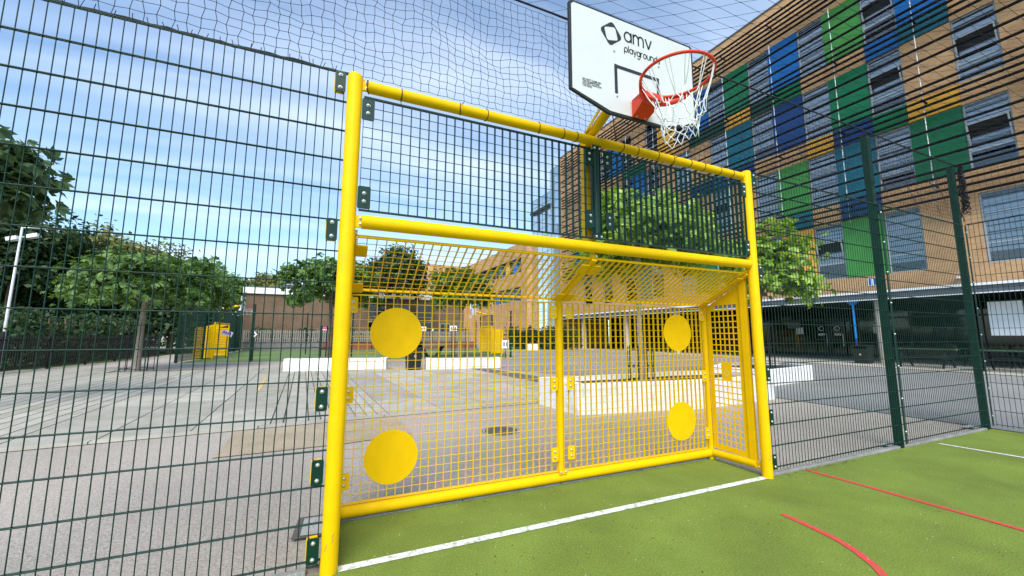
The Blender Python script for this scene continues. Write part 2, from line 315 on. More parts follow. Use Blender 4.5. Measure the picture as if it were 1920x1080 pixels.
# paving: individual slabs
slabs = thing('paving', (0,0,0), None, None); slabs['kind'] = 'structure'
MAT['joint'] = ground('joint_dark', [(.3, (.09,.085,.075)), (.7, (.18,.17,.15))], 60, 1, .3, .4)
bed = MB().add([pv(-10.5,0,-.012), pv(7.2,0,-.012), pv(6.6,8.1,-.012), pv(-.2,12.4,-.012), pv(-10.5,12.9,-.012)], [(0,1,2,3,4)]); bed.build('bedding', 'joint', slabs)
def slabmesh(w, l):
    b = MB(); e = .004; h = .028
    b.add([(0,0,0),(w,0,0),(w,l,0),(0,l,0),(e,e,h),(w-e,e,h),(w-e,l-e,h),(e,l-e,h)], [(4,5,6,7),(0,1,5,4),(1,2,6,5),(2,3,7,6),(3,0,4,7)]); return b.mesh('slab', MAT['slabm'])
def slabmat():
    m, t, b = new_mat('slab_concrete'); n = t.nodes.new; l = t.links.new
    oi = n('ShaderNodeObjectInfo'); r = n('ShaderNodeMapRange'); r.inputs[3].default_value = .82; r.inputs[4].default_value = 1.1; l(oi.outputs['Random'], r.inputs[0])
    tc = n('ShaderNodeNewGeometry'); no = n('ShaderNodeTexNoise'); no.inputs['Scale'].default_value = 2.2; no.inputs['Detail'].default_value = 10; no.inputs['Roughness'].default_value = .68; l(tc.outputs['Position'], no.inputs['Vector'])
    rp = n('ShaderNodeValToRGB'); rp.color_ramp.elements[0].position = .3; rp.color_ramp.elements[1].position = .7; rp.color_ramp.elements[0].color = (.31,.288,.237,1); rp.color_ramp.elements[1].color = (.46,.43,.365,1); l(no.outputs[0], rp.inputs[0])
    mu = n('ShaderNodeMix'); mu.data_type = 'RGBA'; mu.blend_type = 'MULTIPLY'; mu.inputs[0].default_value = 1; l(rp.outputs[0], mu.inputs[6]); l(r.outputs[0], mu.inputs[7]); l(mu.outputs[2], b.inputs['Base Color'])
    b.inputs['Roughness'].default_value = .95; b.inputs['Specular IOR Level'].default_value = .1; n3 = n('ShaderNodeTexNoise'); n3.inputs['Scale'].default_value = 90; l(tc.outputs['Position'], n3.inputs['Vector']); bp = n('ShaderNodeBump'); bp.inputs['Strength'].default_value = .3; bp.inputs['Distance'].default_value = .01; l(n3.outputs[0], bp.inputs['Height']); l(bp.outputs[0], b.inputs['Normal']); return m
MAT['slabm'] = slabmat()
def lay(u0, u1, w, l, vmax, stag):
    me = slabmesh(w-(.017 if w < .4 else .012), l-.010); nu = int((u1-u0)/w+.5)
    for i in range(nu):
        v = .14-(stag*l if i % 2 else 0); j = 0
        while v < vmax(u0+i*w)-.2:
            if v < .13:
                v += l; continue
            inst('slab', me, slabs, pv(u0+i*w, v, -.013+random.uniform(-.0015,.0015)), (0,0,PA)); v += l
far = lambda u: (12.6+(-.02)*u) if u < 1.0 else 12.3-(u-1.0)*.75
lay(-10.3, -3.8, .25, 3.1, far, 0); lay(-3.8, -.85, 2.95/3, 1.55, far, 0); lay(-.85, .95, .18, 3.1, far, 0); lay(.95, 5.8, .97, 1.55, far, 0)
em = slabmesh(1.85, .125)
for i in range(9): inst('edging_slab', em, slabs, pv(-10.3+i*1.86, .005, -.012), (0,0,PA))
def pstrip(a, b, w): return linestrip('yellow_paving_marking', [a, b], w, 'yelline', .0215)
pstrip((-2.2,12.5),(-1.82,8.8),.07); pstrip((-1.82,8.8),(.2,9.05),.05); pstrip((1.5,11.9),(1.75,8.4),.07)
mh = thing('manhole_cover', (2.27,2.89,-.02), 'dark round metal cover set in the pinkish tarmac behind the goal', 'manhole')
MB().tube([(2.27,2.89,-.03),(2.27,2.89,-.017)], .25, 24).build('cover', 'covermetal', mh); MB().tube([(2.27+.285*math.cos(a*math.pi/12), 2.89+.285*math.sin(a*math.pi/12), -.024) for a in range(24)], .010, 6, closed=True).build('rim', 'stone', mh)

# ------------------------------------------------------------------ wire helper meshes
_wc = {}
def wire_mesh(kind, length, r, mat):
    k = (kind, round(length, 4), r, mat)
    if k not in _wc:
        b = MB()
        if kind == 'z': b.tube([(0,0,0),(0,0,length)], r, 6)
        elif kind == 'x': b.tube([(0,0,0),(length,0,0)], r, 6)
        elif kind == 'y': b.tube([(0,0,0),(0,length,0)], r, 6)
        _wc[k] = b.mesh('wire', MAT[mat])
    return _wc[k]
def bolt(parent, p, n=(0,-1,0), r=.011):
    n = Vector(n); b = MB(); b.tube([Vector(p), Vector(p)+n*.003], r*1.15, 12); 
    q = Vector(p)+n*.003; prof = [(r, 0), (r*.9, .4*r), (r*.6, .7*r), (.1*r, .85*r)]
    b.tube([q+n*h for _, h in prof], [a for a, _ in prof], 12); return b.build('bolt', 'steel', parent)
def plate(parent, cx, cz, w, h, y, mat, back=None, name='clamp_plate', t=.008, ny=-1, bolts=.035):
    """rounded plate facing the court (normal -Y)"""
    c = .012; pts = []
    for sx, sz, a0 in ((1,1,0),(-1,1,90),(-1,-1,180),(1,-1,270)):
        for k in range(4): a = R(a0+k*30); pts.append((cx+sx*(w/2-c)+c*math.cos(a), y, cz+sz*(h/2-c)+c*math.sin(a)))
    o = MB().prism(pts, (0,t,0)).build(name, mat, parent)
    if back:
        MB().prism([(x-.006, y+t+.022, z) for x, _, z in pts], (0,t,0)).build('backing_plate', back, o)
    for s in (-1, 1): bolt(o, (cx, y, cz+s*bolts))
    return o

# ------------------------------------------------------------------ fence panels
def fence_panel(label, origin, length, axis, top=HP, group='green welded mesh fence panels'):
    """axis 'x' along +X or 'y' along -Y; wires are single parts"""
    t = thing('mesh_fence_panel', origin, label, 'fence', group)
    nv = int(length/.0525); ln = top-.06
    vm = wire_mesh('z', ln, .0030, 'green'); hm = wire_mesh('x' if axis == 'x' else 'y', length, .0038, 'green')
    for i in range(nv+1):
        s = .012+i*.0525
        if s > length-.004: break
        me_ = vm
        if axis == 'x' and random.random() < .16:
            zb_ = random.uniform(.25,1.1); a_ = random.uniform(-.006,.006); key = ('bent', len(_wc)); _wc[key] = MB().tube([(0,0,0),(0,0,zb_-.08),(a_,.006*random.uniform(-1,1),zb_),(a_*.2,0,zb_+.07),(0,0,ln)], .0030, 6).mesh('wire', MAT['green']); me_ = _wc[key]
        inst('vertical_wire', me_, t, (s,0,.05) if axis == 'x' else (0,-s,.05))
    k = 0
    while top-.005-k*.207 > .04:
        z = top-.005-k*.207
        for sgn in (-1, 1):
            o = sgn*.0066
            inst('horizontal_wire', hm, t, (0,o,z) if axis == 'x' else (o,-length,z))
        k += 1
    return t
fence_panel('green wire mesh fence panel left of the yellow goal', (-2.60,0,0), 2.57, 'x')
fence_panel('green wire mesh fence panel between yellow goal post and first green post', (W+.035,0,0), 2.635, 'x')
fence_panel('green wire mesh fence panel between the two tall green posts', (6.66,0,0), 2.50, 'x')
fence_panel('green wire mesh fence panel turning towards the viewer past the corner post', (9.17,-.05,0), 2.5, 'y')
def fence_post(x, y, label, clamp='x'):
    t = thing('fence_post', (x,y,0), label, 'post', 'tall green fence posts')
    b = MB(); b.box((x-.035,y+.016,-.05),(x+.035,y+.100,4.2)); b.build('post', 'greenpost', t, bevel=.008)
    MB().box((x-.037,y+.014,4.2),(x+.037,y+.102,4.212)).build('cap', 'black', t)
    MB().box((x-.022,y-.024,.05),(x+.022,y-.016,3.19)).build('clamp_bar', 'greenpost', t, bevel=.002)
    for k in range(8): bolt(t, (x, y-.024, .2+k*.41), r=.012)
    return t
fence_post(6.63, 0, 'tall green square post nearest the yellow goal')
fence_post(9.19, 0, 'tall green corner post with a black net bundle at its top')
fence_post(-2.66, 0, 'tall green post at the far left end of the fence')
sp = thing('fence_post', (9.2,-2.6,0), 'tall green post on the side fence right of the court', 'post', 'tall green fence posts')
MB().box((9.22,-2.66,-.05),(9.35,-2.56,4.2)).build('post', 'greenpost', sp, bevel=.008); MB().box((9.168,-2.64,.05),(9.178,-2.58,3.19)).build('clamp_bar', 'greenpost', sp)

# ------------------------------------------------------------------ the goal
goal = thing('goal_end', (0,0,0), 'yellow steel goal with mesh back, slanted mesh roof and round targets', 'goal')
def tubepart(name, p, q, r, mat='yellow', parent=None, n=24): return MB().tube([p, q], r, n).build(name, mat, parent or goal)
for x in (0, W):
    b = MB(); b.tube([(x,0,-.05),(x,0,HP-.012),(x,0,HP)], [.049,.049,.042], 32); b.build('post', 'yellow', goal)
    s = 1 if x == 0 else -1
    # scuffs on the paint near the foot
    for k in range(3):
        a = R(-100+random.uniform(-30,30)); z = .10+random.uniform(0,.14); rr = .0493
        p = [(x+rr*math.cos(a+j*.09), rr*math.sin(a+j*.09), z+j*.012+random.uniform(-.003,.003)) for j in range(random.randint(3,6))]
        MB().tube(p, .0012+random.random()*.0012, 5).build('scuff', 'stone', goal)
topbar = tubepart('top_bar', (.085,0,HB), (W-.07,0,HB), .0405)
tubepart('crossbar', (.085,0,HM), (W-.06,0,HM), .047)
for z, h in ((HB,.075),(HM,.085)):
    for x, s in ((.045,1),(W-.045,-1)):
        f = MB().box((min(x,x+s*.07),-.012,z-h/2),(max(x,x+s*.07),.004,z+h/2)).build('flange', 'yellow', goal, bevel=.003)
        for k in (-1,1): bolt(f, (x+s*.032,-.012,z+k*.02))
for xt in (.085,.31,.75,.96,1.43,1.66,1.79,2.28,2.46,2.71,2.91,3.12,3.32,3.55,3.74):
    tl = random.uniform(-.012,.012); a0 = random.uniform(0,6.28)
    b = MB().tube([(xt+tl*math.cos(a), .0425*math.cos(a), HB+.0425*math.sin(a)) for a in [k*math.pi/10 for k in range(20)]], .0032, 6, closed=True)
    b.tube([(xt,.0425*math.cos(a0),HB+.0425*math.sin(a0)),(xt+.004,.055*math.cos(a0),HB+.055*math.sin(a0)),(xt+.01,.075*math.cos(a0),HB+.075*math.sin(a0))], .0025, 5); b.build('cable_tie', 'black', topbar)
# grating panels: flat bars one way, round rods the other; frame is the part, bars are its pieces
def grating(name, x0, x1, p_lo, p_hi, mat, sv, sh, bar_depth=.028):
    """p_lo, p_hi: (y,z) of lower/rear and upper/front edge; panel spans x0..x1"""
    (y0,z0),(y1,z1) = p_lo, p_hi; d = Vector((0,y1-y0,z1-z0)); L_ = d.length; u = d/L_; nrm = Vector((1,0,0)).cross(u); a = math.atan2(-u.y, u.z)
    f = MB()
    f.bar((x0,y0,z0),(x1,y0,z0),.022,.010,tuple(u)); f.bar((x0,y1,z1),(x1,y1,z1),.022,.010,tuple(u))
    f.bar((x0+.002,y0+u.y*.006,z0+u.z*.006),(x0+.002,y1-u.y*.006,z1-u.z*.006),.004,.022,tuple(nrm)); f.bar((x1-.002,y0+u.y*.006,z0+u.z*.006),(x1-.002,y1-u.y*.006,z1-u.z*.006),.004,.022,tuple(nrm))
    fr = f.build(name, mat, goal)
    key = ('fb', round(L_,4), mat, bar_depth)
    if key not in _wc: _wc[key] = MB().box((-.0024,-bar_depth/2,.006),(.0024,bar_depth/2,L_-.006)).mesh('flat_bar', MAT[mat])
    n = int(round((x1-x0)/sv))
    for i in range(1, n): inst('flat_bar', _wc[key], fr, (x0+(x1-x0)*i/n,y0,z0), (a,0,0))
    rm = wire_mesh('x', x1-x0-.006, .0026, mat); m = int(round(L_/sh))
    for j in range(1, m):
        q = Vector((x0+.003,y0,z0))+d*j/m-Vector((0,abs(nrm.y),abs(nrm.z)*(1 if nrm.z*nrm.y>0 else 1)))*0; q = q+nrm*(-.006 if nrm.y < 0 else .006)*-1
        inst('cross_rod', rm, fr, q)
    return fr
grating('upper_mesh_panel', .062, 1.945, (0,2.235), (0,3.045), 'green', .0655, .0755)
grating('upper_mesh_panel', 2.035, 3.925, (0,2.235), (0,3.045), 'green', .0655, .0755)
grating('rear_mesh_panel', .065, 1.945, (DEP,.125), (DEP,1.725), 'yellow', .0655, .068, .022)
grating('rear_mesh_panel', 2.015, 3.915, (DEP,.125), (DEP,1.725), 'yellow', .0655, .068, .022)
grating('roof_mesh_panel', .065, 1.945, (DEP-.01,1.765), (.045,2.065), 'yellow', .0655, .068, .022)
grating('roof_mesh_panel', 2.015, 3.915, (DEP-.01,1.765), (.045,2.065), 'yellow', .0655, .068, .022)
# uprights of the back, rails, roof beams
for x, z0 in ((.0,-.05),(1.98,.115),(W,-.05)):
    b = MB(); b.tube([(x,DEP,z0),(x,DEP,1.72),(x,DEP-.02,1.77)], .032, 20); b.build('rear_post', 'yellow', goal)
MB().tube([(.0,DEP,.068),(W,DEP,.068)], .044, 24).build('rear_bottom_rail', 'yellow', goal)
for x in (0, W):
    tubepart('side_bottom_rail', (x,DEP-.02,.075), (x,.10,.095), .040)
    f = MB().box((x-.006,.04,.05),(x+.006,.12,.14)).build('flange', 'yellow', goal, bevel=.003)
    for k in (-1,1): bolt(f, (x-.006,.078,.095+k*.02), (-1,0,0))
ft = MB().box((1.94,DEP-.05,.105),(2.02,DEP-.04,.145)).build('foot_flange', 'yellow', goal)
for k in (-1,1): bolt(ft, (1.98+k*.025,DEP-.05,.127), r=.009)
for x in (.035,1.98,W-.035):
    b = MB(); b.bar((x,.03,2.055),(x,DEP,1.742),.055,.030,(0,.43,.9)); b.build('roof_beam', 'yellow', goal, bevel=.004)
    l = MB().tube([(x-.03,.045,2.085),(x+.03,.045,2.085)], .022, 12).build('hinge_lug', 'yellow', goal); bolt(l, (x+.012,.022,2.082), r=.010)
    for fr in (.16,.84):
        y = .03+(DEP-.03)*fr; z = 2.055+(1.742-2.055)*fr-.022
        for s in ((-1,1) if x == 1.98 else ((1,) if x < 1 else (-1,))):
            o = MB().obox((x+s*.06,y,z),(.042,0,0),(0,.055,-.028),(0,.003,.006)); o.build('roof_clamp', 'yellow', goal, bevel=.004)
for cx in (1.895,2.075):
    for cz in (1.63,.94,.29): plate(goal, cx, cz, .075, .125, DEP-.045, 'yellow', None, 'rear_clamp', bolts=.026)
for cx in (.072,3.895):
    for cz in (1.64,.94,.30): plate(goal, cx, cz, .075, .125, DEP-.045, 'yellow', None, 'rear_clamp', bolts=.026)
for x, z in ((.42,1.42),(.415,.435),(3.535,1.435),(3.535,.455)):
    n = 40; pts = [(x+.208*math.cos(2*math.pi*k/n), DEP-.016, z+.208*math.sin(2*math.pi*k/n)) for k in range(n)]
    MB().prism(pts, (0,.004,0)).build('target_disc', 'yellow', goal)
# green upper hardware
cp = MB().tube([(1.99,-.002,2.275),(1.99,-.002,3.02)], .034, 24).build('centre_post', 'green', goal)
for z in (2.245,3.045):
    f = MB().box((1.945,-.030,z-.028),(2.035,-.022,z+.028)).build('foot_flange', 'green', cp, bevel=.002)
    for k in (-1,1): bolt(f, (1.99+k*.026,-.030,z), r=.010)
for cx, cz in ((.092,2.95),(.092,2.32),(1.915,2.96),(1.915,2.40),(2.105,2.96),(2.115,2.40),(3.905,2.97),(3.905,2.33)):
    plate(goal, cx, cz, .082, .155, -.020, 'green', None, 'mesh_clamp', bolts=.028)
for cz in (3.11,2.08,1.01,.58,.14):
    plate(goal, -.092, cz, .066, .145, -.022, 'green', 'yellow', 'fence_clamp', bolts=.045); plate(goal, W+.092, cz, .066, .145, -.022, 'green', 'yellow', 'fence_clamp', bolts=.045)
# perforated side plates
def side_plate(x):
    ys = [.185]; zs = [.145]; cw, ch, web = .046, .052, .012
    y = .215
    ny, nz = 6, 24; py = (.555-.215)/ny; pz = .0655
    yl = [.165]; 
    for i in range(ny): yl += [.215+i*py+web/2, .215+(i+1)*py-web/2]
    yl += [.605]; zl = [.135]
    for j in range(nz): zl += [.185+j*pz+web/2, .185+(j+1)*pz-web/2]
    zl += [1.86]
    top = lambda y: 1.735+(DEP-y)/(DEP-.04)*.31
    idx = {}; vs = []; fs = []
    def vid(i, j):
        if (i, j) not in idx:
            zt = top(yl[i])-.02; z = min(zl[j], zt) if j == len(zl)-1 else zl[j]; idx[(i,j)] = len(vs); vs.append((x, yl[i], zt if j == len(zl)-1 else min(z, zt)))
        return idx[(i,j)]
    for i in range(len(yl)-1):
        for j in range(len(zl)-1):
            hole = (i % 2 == 1) and (j % 2 == 1)
            if hole and 5 <= i <= 8 and 23 <= j <= 28: hole = False
            if zl[min(j+1,len(zl)-2)] > top(yl[i+1])-.04: hole = False
            if not hole: fs.append((vid(i,j),vid(i+1,j),vid(i+1,j+1),vid(i,j+1)))
    b = MB(); b.add(vs, fs); o = b.build('perforated_side_plate', 'yellow', goal)
    s = o.modifiers.new('thick', 'SOLIDIFY'); s.thickness = .005; s.offset = 0
    d = .030; c = Vector((x-.0035, .39, .985)); pts = [c+Vector((0,d*1.0*math.cos(R(90*k)),d*1.25*math.sin(R(90*k)))) for k in range(4)]
    MB().tube(pts, .0014, 5, closed=True).build('emblem', 'planter', o)
    for yy, z in ((.18,.3),(.18,.7),(.18,1.1),(.18,1.5),(.59,.3),(.59,.9),(.59,1.5)): bolt(o, (x-.003,yy,z), (-1,0,0), .006)
    fb = MB().box((x-.02,.095,.12),(x+.02,.165,2.02)); fb.build('side_upright', 'yellow', goal, bevel=.004)
    return o
side_plate(W); side_plate(0.0)

# ------------------------------------------------------------------ basketball hoop
BY = -.55; BX = 1.99
hoop = thing('basketball_hoop', (BX,.12,2.2), 'white basketball backboard with red ring on a yellow arm', 'basketball hoop')
MB().box((BX-.055,.075,2.205),(BX+.02,.15,3.22)).build('support_post', 'yellow', hoop, bevel=.008)
MB().box((BX+.028,.085,2.205),(BX+.055,.14,3.1)).build('stay', 'yellow', hoop, bevel=.004)
MB().box((BX-.075,.055,2.20),(BX+.075,.17,2.212)).build('base_plate', 'black', hoop)
MB().tube([(BX-.03,.10,3.18),(BX,-.02,3.24),(BX,BY+.04,3.42)], .042, 20).build('arm', 'yellow', hoop)
g = MB(); g.prism([(BX-.07,.06,3.19),(BX-.05,-.18,3.34),(BX-.05,-.18,3.37),(BX-.07,.06,3.22)], (.008,0,0)); g.build('gusset', 'yellow', hoop)
MB().box((BX-.25,BY+.012,3.15),(BX+.25,BY+.045,3.20)).box((BX-.25,BY+.012,3.55),(BX+.25,BY+.045,3.60)).build('mounting_frame', 'yellow', hoop)
def boardpoly(m, y):
    x0, x1, zt, zb, zc, cx = BX-.605+m, BX+.605-m, 3.825-m, 3.02+m, 3.13+m*.3, .33
    r = .02; return [(x0,y,zc+.0),(x0,y,zt-r),(x0+r,y,zt),(x1-r,y,zt),(x1,y,zt-r),(x1,y,zc),(x1-cx+m*.2,y,zb),(x0+cx-m*.2,y,zb)]
bb = MB().prism(boardpoly(0, BY-.012), (0,.022,0)).build('backboard', 'boarddark', hoop)
MB().prism(boardpoly(.018, BY-.0145), (0,.002,0)).build('face', 'board', bb)
BF = BY-.0165
def ribbon(b, pts, w, closed=False):
    pts = [Vector((x,0,z)) for x, z in pts]; n = len(pts); vs = []
    for i in range(n):
        if closed: t = pts[(i+1)%n]-pts[i-1]
        else: t = pts[min(i+1,n-1)]-pts[max(i-1,0)]
        t.normalize(); s = Vector((-t.z,0,t.x))*(w/2); vs += [(pts[i].x-s.x,BF,pts[i].z-s.z),(pts[i].x+s.x,BF,pts[i].z+s.z)]
    m = n if closed else n-1
    b.add(vs, [(2*i,2*((i+1)%n),2*((i+1)%n)+1,2*i+1) for i in range(m)])
def arc(cx, cz, r, a0, a1, n=12, rz=None): return [(cx+r*math.cos(R(a0+(a1-a0)*k/n)), cz+(rz or r)*math.sin(R(a0+(a1-a0)*k/n))) for k in range(n+1)]
GL = {  # stroke letters, x-height 1
 'a': (1.0, [arc(.5,.5,.46,0,360,20), [(.96,1.0),(.96,.02)]]), 'm': (1.5, [[(.04,.0),(.04,1.0)], arc(.39,.62,.35,180,0)+[(.74,0)], arc(1.09,.62,.35,180,0)+[(1.44,0)]]),
 'v': (.9, [[(.02,1.0),(.45,.03)],[(.45,.03),(.88,1.0)]]), 'p': (1.0, [arc(.5,.5,.46,0,360,20), [(.04,.6),(.04,-.45)]]), 'l': (.2, [[(.08,1.45),(.08,.02)]]),
 'y': (.9, [[(.02,1.0),(.47,.05)], [(.9,1.0),(.3,-.45)]]), 'g': (1.0, [arc(.5,.5,.46,0,360,20), [(.96,1.0),(.96,-.1)]+arc(.5,-.1,.46,0,-140,10)]),
 'r': (.6, [[(.04,0),(.04,1.0)], arc(.42,.6,.38,180,70,8)]), 'o': (1.0, [arc(.5,.5,.46,0,360,20)]), 'u': (.95, [[(.04,1.0),(.04,.45)]+arc(.46,.45,.42,180,360)+[(.88,1.0)]]),
 'n': (.95, [[(.04,0),(.04,1.0)], arc(.46,.58,.42,180,0)+[(.88,0)]]), 'd': (1.0, [arc(.5,.5,.46,0,360,20), [(.96,1.45),(.96,.02)]]),
 's': (.75, [arc(.36,.74,.25,40,260,10)+arc(.36,.25,.25,80,-140,10)])}
def lettering(text, x, z, h, w, gap, sx=1.0):
    b = MB()
    for ch in text:
        wd_, st = GL[ch]
        for s in st: ribbon(b, [(x+px*h*sx, z+pz*h) for px, pz in s], w, False)
        x += (wd_+gap)*h*sx
    return b
lettering('amv', 1.875, 3.645, .085, .0135, .22, .83).build('lettering', 'boarddark', bb)
lettering('playgrounds', 1.872, 3.555, .040, .0076, .18, .80).build('lettering', 'boarddark', bb)
def rounded(cx, cz, a, rot, rr, sx=1.0, sz=1.0, n=6):
    pts = []
    for q in range(4):
        for k in range(n+1):
            t = R(q*90+90*k/n); ox = (a-rr)*(1 if q in (0,3) else -1); oz = (a-rr)*(1 if q in (0,1) else -1); pts.append((ox+rr*math.cos(t), oz+rr*math.sin(t)))
    c, s = math.cos(R(rot)), math.sin(R(rot)); return [(cx+(x*c-z*s)*sx, cz+(x*s+z*c)*sz) for x, z in pts]
lo = rounded(1.752,3.665,.074,38,.026,1.0,1.02); li = rounded(1.752,3.665,.053,14,.020,1.0,1.02); b = MB(); n = len(lo)
b.add([(x,BF,z) for x, z in lo]+[(x,BF,z) for x, z in li], [(i,(i+1)%n,n+(i+1)%n,n+i) for i in range(n)]); 
b.build('emblem', 'boarddark', bb)
b = MB(); w_ = .026
for (xa,za),(xb,zb) in (((1.785,3.19),(1.785,3.425)),((1.785,3.41),(2.195,3.41)),((2.195,3.425),(2.195,3.19))):
    b.box((min(xa,xb)-(w_/2 if xa==xb else -w_/2),BF-.0005,min(za,zb)-(0 if xa==xb else w_/2)),(max(xa,xb)+(w_/2 if xa==xb else -w_/2),BF+.001,max(za,zb)+(0 if xa==xb else w_/2)))
b.build('target_square', 'boarddark', bb)
for i, tx in enumerate(('DO NOT CLIMB ON', 'THE FRAMEWORK', 'DO NOT HANG ON', 'THE RING')):
    c = bpy.data.curves.new('txt', 'FONT'); c.body = tx; c.size = .018; c.offset = .0005; to = bpy.data.objects.new('txt', c); COL.objects.link(to)
    me = bpy.data.meshes.new_from_object(to.evaluated_get(bpy.context.evaluated_depsgraph_get())); bpy.data.objects.remove(to)
    me.materials.clear(); me.materials.append(MAT['boarddark']); o = inst('warning_text', me, bb, Vector((1.485,BF-.0006,3.222-i*.0165))-wloc(hoop), (R(90),0,0))
for x, z in ((1.775,3.53),(2.21,3.53),(1.79,3.17),(2.2,3.17)): bolt(bb, (x,BF,z), r=.007)
RZ, RY, RR = 3.145, BY-.16-.225, .232
MB().tube([(BX+RR*math.cos(k*math.pi/24), RY+RR*math.sin(k*math.pi/24), RZ) for k in range(48)], .0105, 10, closed=True).build('ring', 'red', hoop)
# curved skirt plate and box bracket behind the ring
b = MB(); vs = []; fs = []; nn = 16
for k in range(nn+1):
    a = R(20+140*k/nn); h = .062*math.sin(math.pi*k/nn)**.5+.012; r = RR+.006; vs += [(BX+r*math.cos(a),RY+r*math.sin(a),RZ+.004),(BX+r*math.cos(a),RY+r*math.sin(a),RZ-h)]
fs = [(2*k,2*k+2,2*k+3,2*k+1) for k in range(nn)]; b.add(vs, fs, True); o = b.build('skirt_plate', 'red', hoop); s = o.modifiers.new('t', 'SOLIDIFY'); s.thickness = .005
br = MB().add([(BX-.07,BF-.004,3.165),(BX+.07,BF-.004,3.165),(BX+.07,BF-.004,3.03),(BX-.07,BF-.004,3.03),(BX-.10,RY+.205,3.148),(BX+.10,RY+.205,3.148),(BX+.08,RY+.20,3.10),(BX-.08,RY+.20,3.10)], [(0,1,2,3),(4,7,6,5),(0,4,5,1),(3,2,6,7),(0,3,7,4),(1,5,6,2)]).build('bracket', 'red', hoop, bevel=.003)
for x, y, z in ((BX-.04,BF-.02,3.037),(BX+.04,BF-.02,3.037),(BX,BF-.07,3.07)): bolt(br, (x,y,z), (0,0,-1), .006)
# net of knotted loops, narrowing downwards and hanging slack
nb = MB(); NL = 12; rows = [(RR*.66,RZ-.185),(RR*.60,RZ-.245),(RR*.56,RZ-.295),(RR*.50,RZ-.345),(RR*.50,RZ-.385)]
rg = random.Random(3); P = []
for j, (r, z) in enumerate(rows):
    P.append([Vector((BX+.015+(r+rg.uniform(-.018,.018))*math.cos(2*math.pi*(k+.5*(j%2))/NL), RY+(r+rg.uniform(-.018,.018))*math.sin(2*math.pi*(k+.5*(j%2))/NL), z+rg.uniform(-.022,.022)+.022*math.sin(k*1.7))) for k in range(NL)])
for k in range(NL):
    a = 2*math.pi*k/NL; q = Vector((BX+RR*math.cos(a), RY+RR*math.sin(a), RZ-.006)); tg = Vector((-math.sin(a), math.cos(a), 0))
    for sg in (-1,1): nb.tube([q+tg*.013*sg, (q*.5+P[0][k]*.5)+tg*.010*sg+Vector((rg.uniform(-.004,.004),0,-.01)), P[0][k]+tg*.002*sg], .0030, 5)
    nb.tube([q+tg*.013, q+Vector((0,0,.020)), q-tg*.013], .0030, 5)
for j in range(len(rows)-1):
    for k in range(NL):
        for k2 in ((k,(k-1)%NL) if j%2==0 else (k,(k+1)%NL)):
            a, c = P[j][k], P[j+1][k2]; mid = (a+c)/2+Vector((rg.uniform(-.010,.010),rg.uniform(-.010,.010),-.010)); nb.tube([a,mid,c], .0030, 5)
for r_ in P:
    for q in r_: nb.sphere(q, .0066, nu=6, nv=4)
for k in range(NL):
    a, c = P[-1][k], P[-1][(k+1)%NL]; m_ = (a+c)/2+Vector((0,0,-.045+rg.uniform(-.02,.015))); nb.tube([a,a*.35+m_*.65,m_,c*.35+m_*.65,c], .0030, 5)
nb.build('net', 'netw', hoop)

# ------------------------------------------------------------------ ball-stop netting
def netmesh(fn, nu, nv, r=.0019, knot=.0046):
    """square net on a grid of points fn(i,j)"""
    P = np.array([[fn(i,j) for j in range(nv+1)] for i in range(nu+1)]); b = MB()
    for i in range(nu+1): b.tube([tuple(p) for p in P[i]], r, 4, caps=False)
    for j in range(nv+1): b.tube([tuple(p) for p in P[:,j]], r, 4, caps=False)
    for i in range(nu+1):
        for j in range(nv+1): b.sphere(P[i][j], knot, nu=4, nv=2)
    return b
def ripple(x, z, s): return .5*math.sin(x*7.3+s)+.3*math.sin(x*17.1+z*9+s*2)+.35*math.sin(z*13+x*3.1)
def vnet(x0, x1, label):
    nu = int((x1-x0)/.066); nv = 16; t = thing('ball_stop_net', (x0,0,HP), label, 'net', 'black nets above the fence')
    def fn(i, j):
        x = x0+(x1-x0)*i/nu; v = j/nv; z = HP+.02+(NETZ-.03-HP-.02)*v; k = math.sin(math.pi*v)
        return (x+.012*ripple(z*1.3,x,1.0)*k+(.0045 if (i+j) % 2 else -.0045)+.006*math.sin(i*2.1+j), .02+.045*k*ripple(x,z,.4), z+.018*k*math.sin(x*5.1)+(.0035 if i % 2 else -.0035)+.008*math.sin(j*1.9+i*1.3)*k-.02*k)
    netmesh(fn, nu, nv).build('mesh', 'cord', t)
    return t
vnet(-2.62, W, 'fine black net rising above the yellow goal and the left fence')
vnet(W, 6.63, 'fine black net strip above the fence right of the goal')
vnet(6.63, 9.19, 'fine black net strip between the tops of the two tall green posts')
sn = thing('ball_stop_net', (9.2,0,HP), 'fine black net above the side fence past the corner post', 'net', 'black nets above the fence')
netmesh(lambda i, j: (9.2+.03*math.sin(math.pi*j/15)*ripple(i*.07,j*.07,.2), -.02-i*.07, HP+.02+(NETZ-HP-.05)*j/15), 36, 15).build('mesh', 'cord', sn)
rn = thing('roof_net', (3,-2,NETZ), 'black diamond mesh net stretched over the court at post height', 'net')
def rz(x, y): 
    return NETZ-.015+.05*math.sin(x*.8+1)*math.sin(y*.9)*min(1,-y)-.10*min(1,-y*.5)*(1-min(1,abs(x-3.5)/7))
b = MB(); ax_, bx_, by_ = .225, .140, .110; nj = 42
def rnode(i, j):
    x, y = -2.75+i*ax_+j*bx_, -j*by_; return (x+.007*math.sin(j*3.1+i), y+.006*math.sin(i*2.3), rz(x,y))
inside = lambda i, j: -2.75 < -2.75+i*ax_+j*bx_ < 9.2
for j in range(nj+1): b.tube([rnode(i,j) for i in range(-30,60) if inside(i,j)], .0017, 4, caps=False)
for i in range(-30,60):
    pts = [rnode(i,j) for j in range(nj+1) if inside(i,j)]
    if len(pts) > 1: b.tube(pts, .0017, 4, caps=False)
    for p_ in pts: b.sphere(p_, .0052, nu=4, nv=2)
b.build('mesh', 'cord', rn)
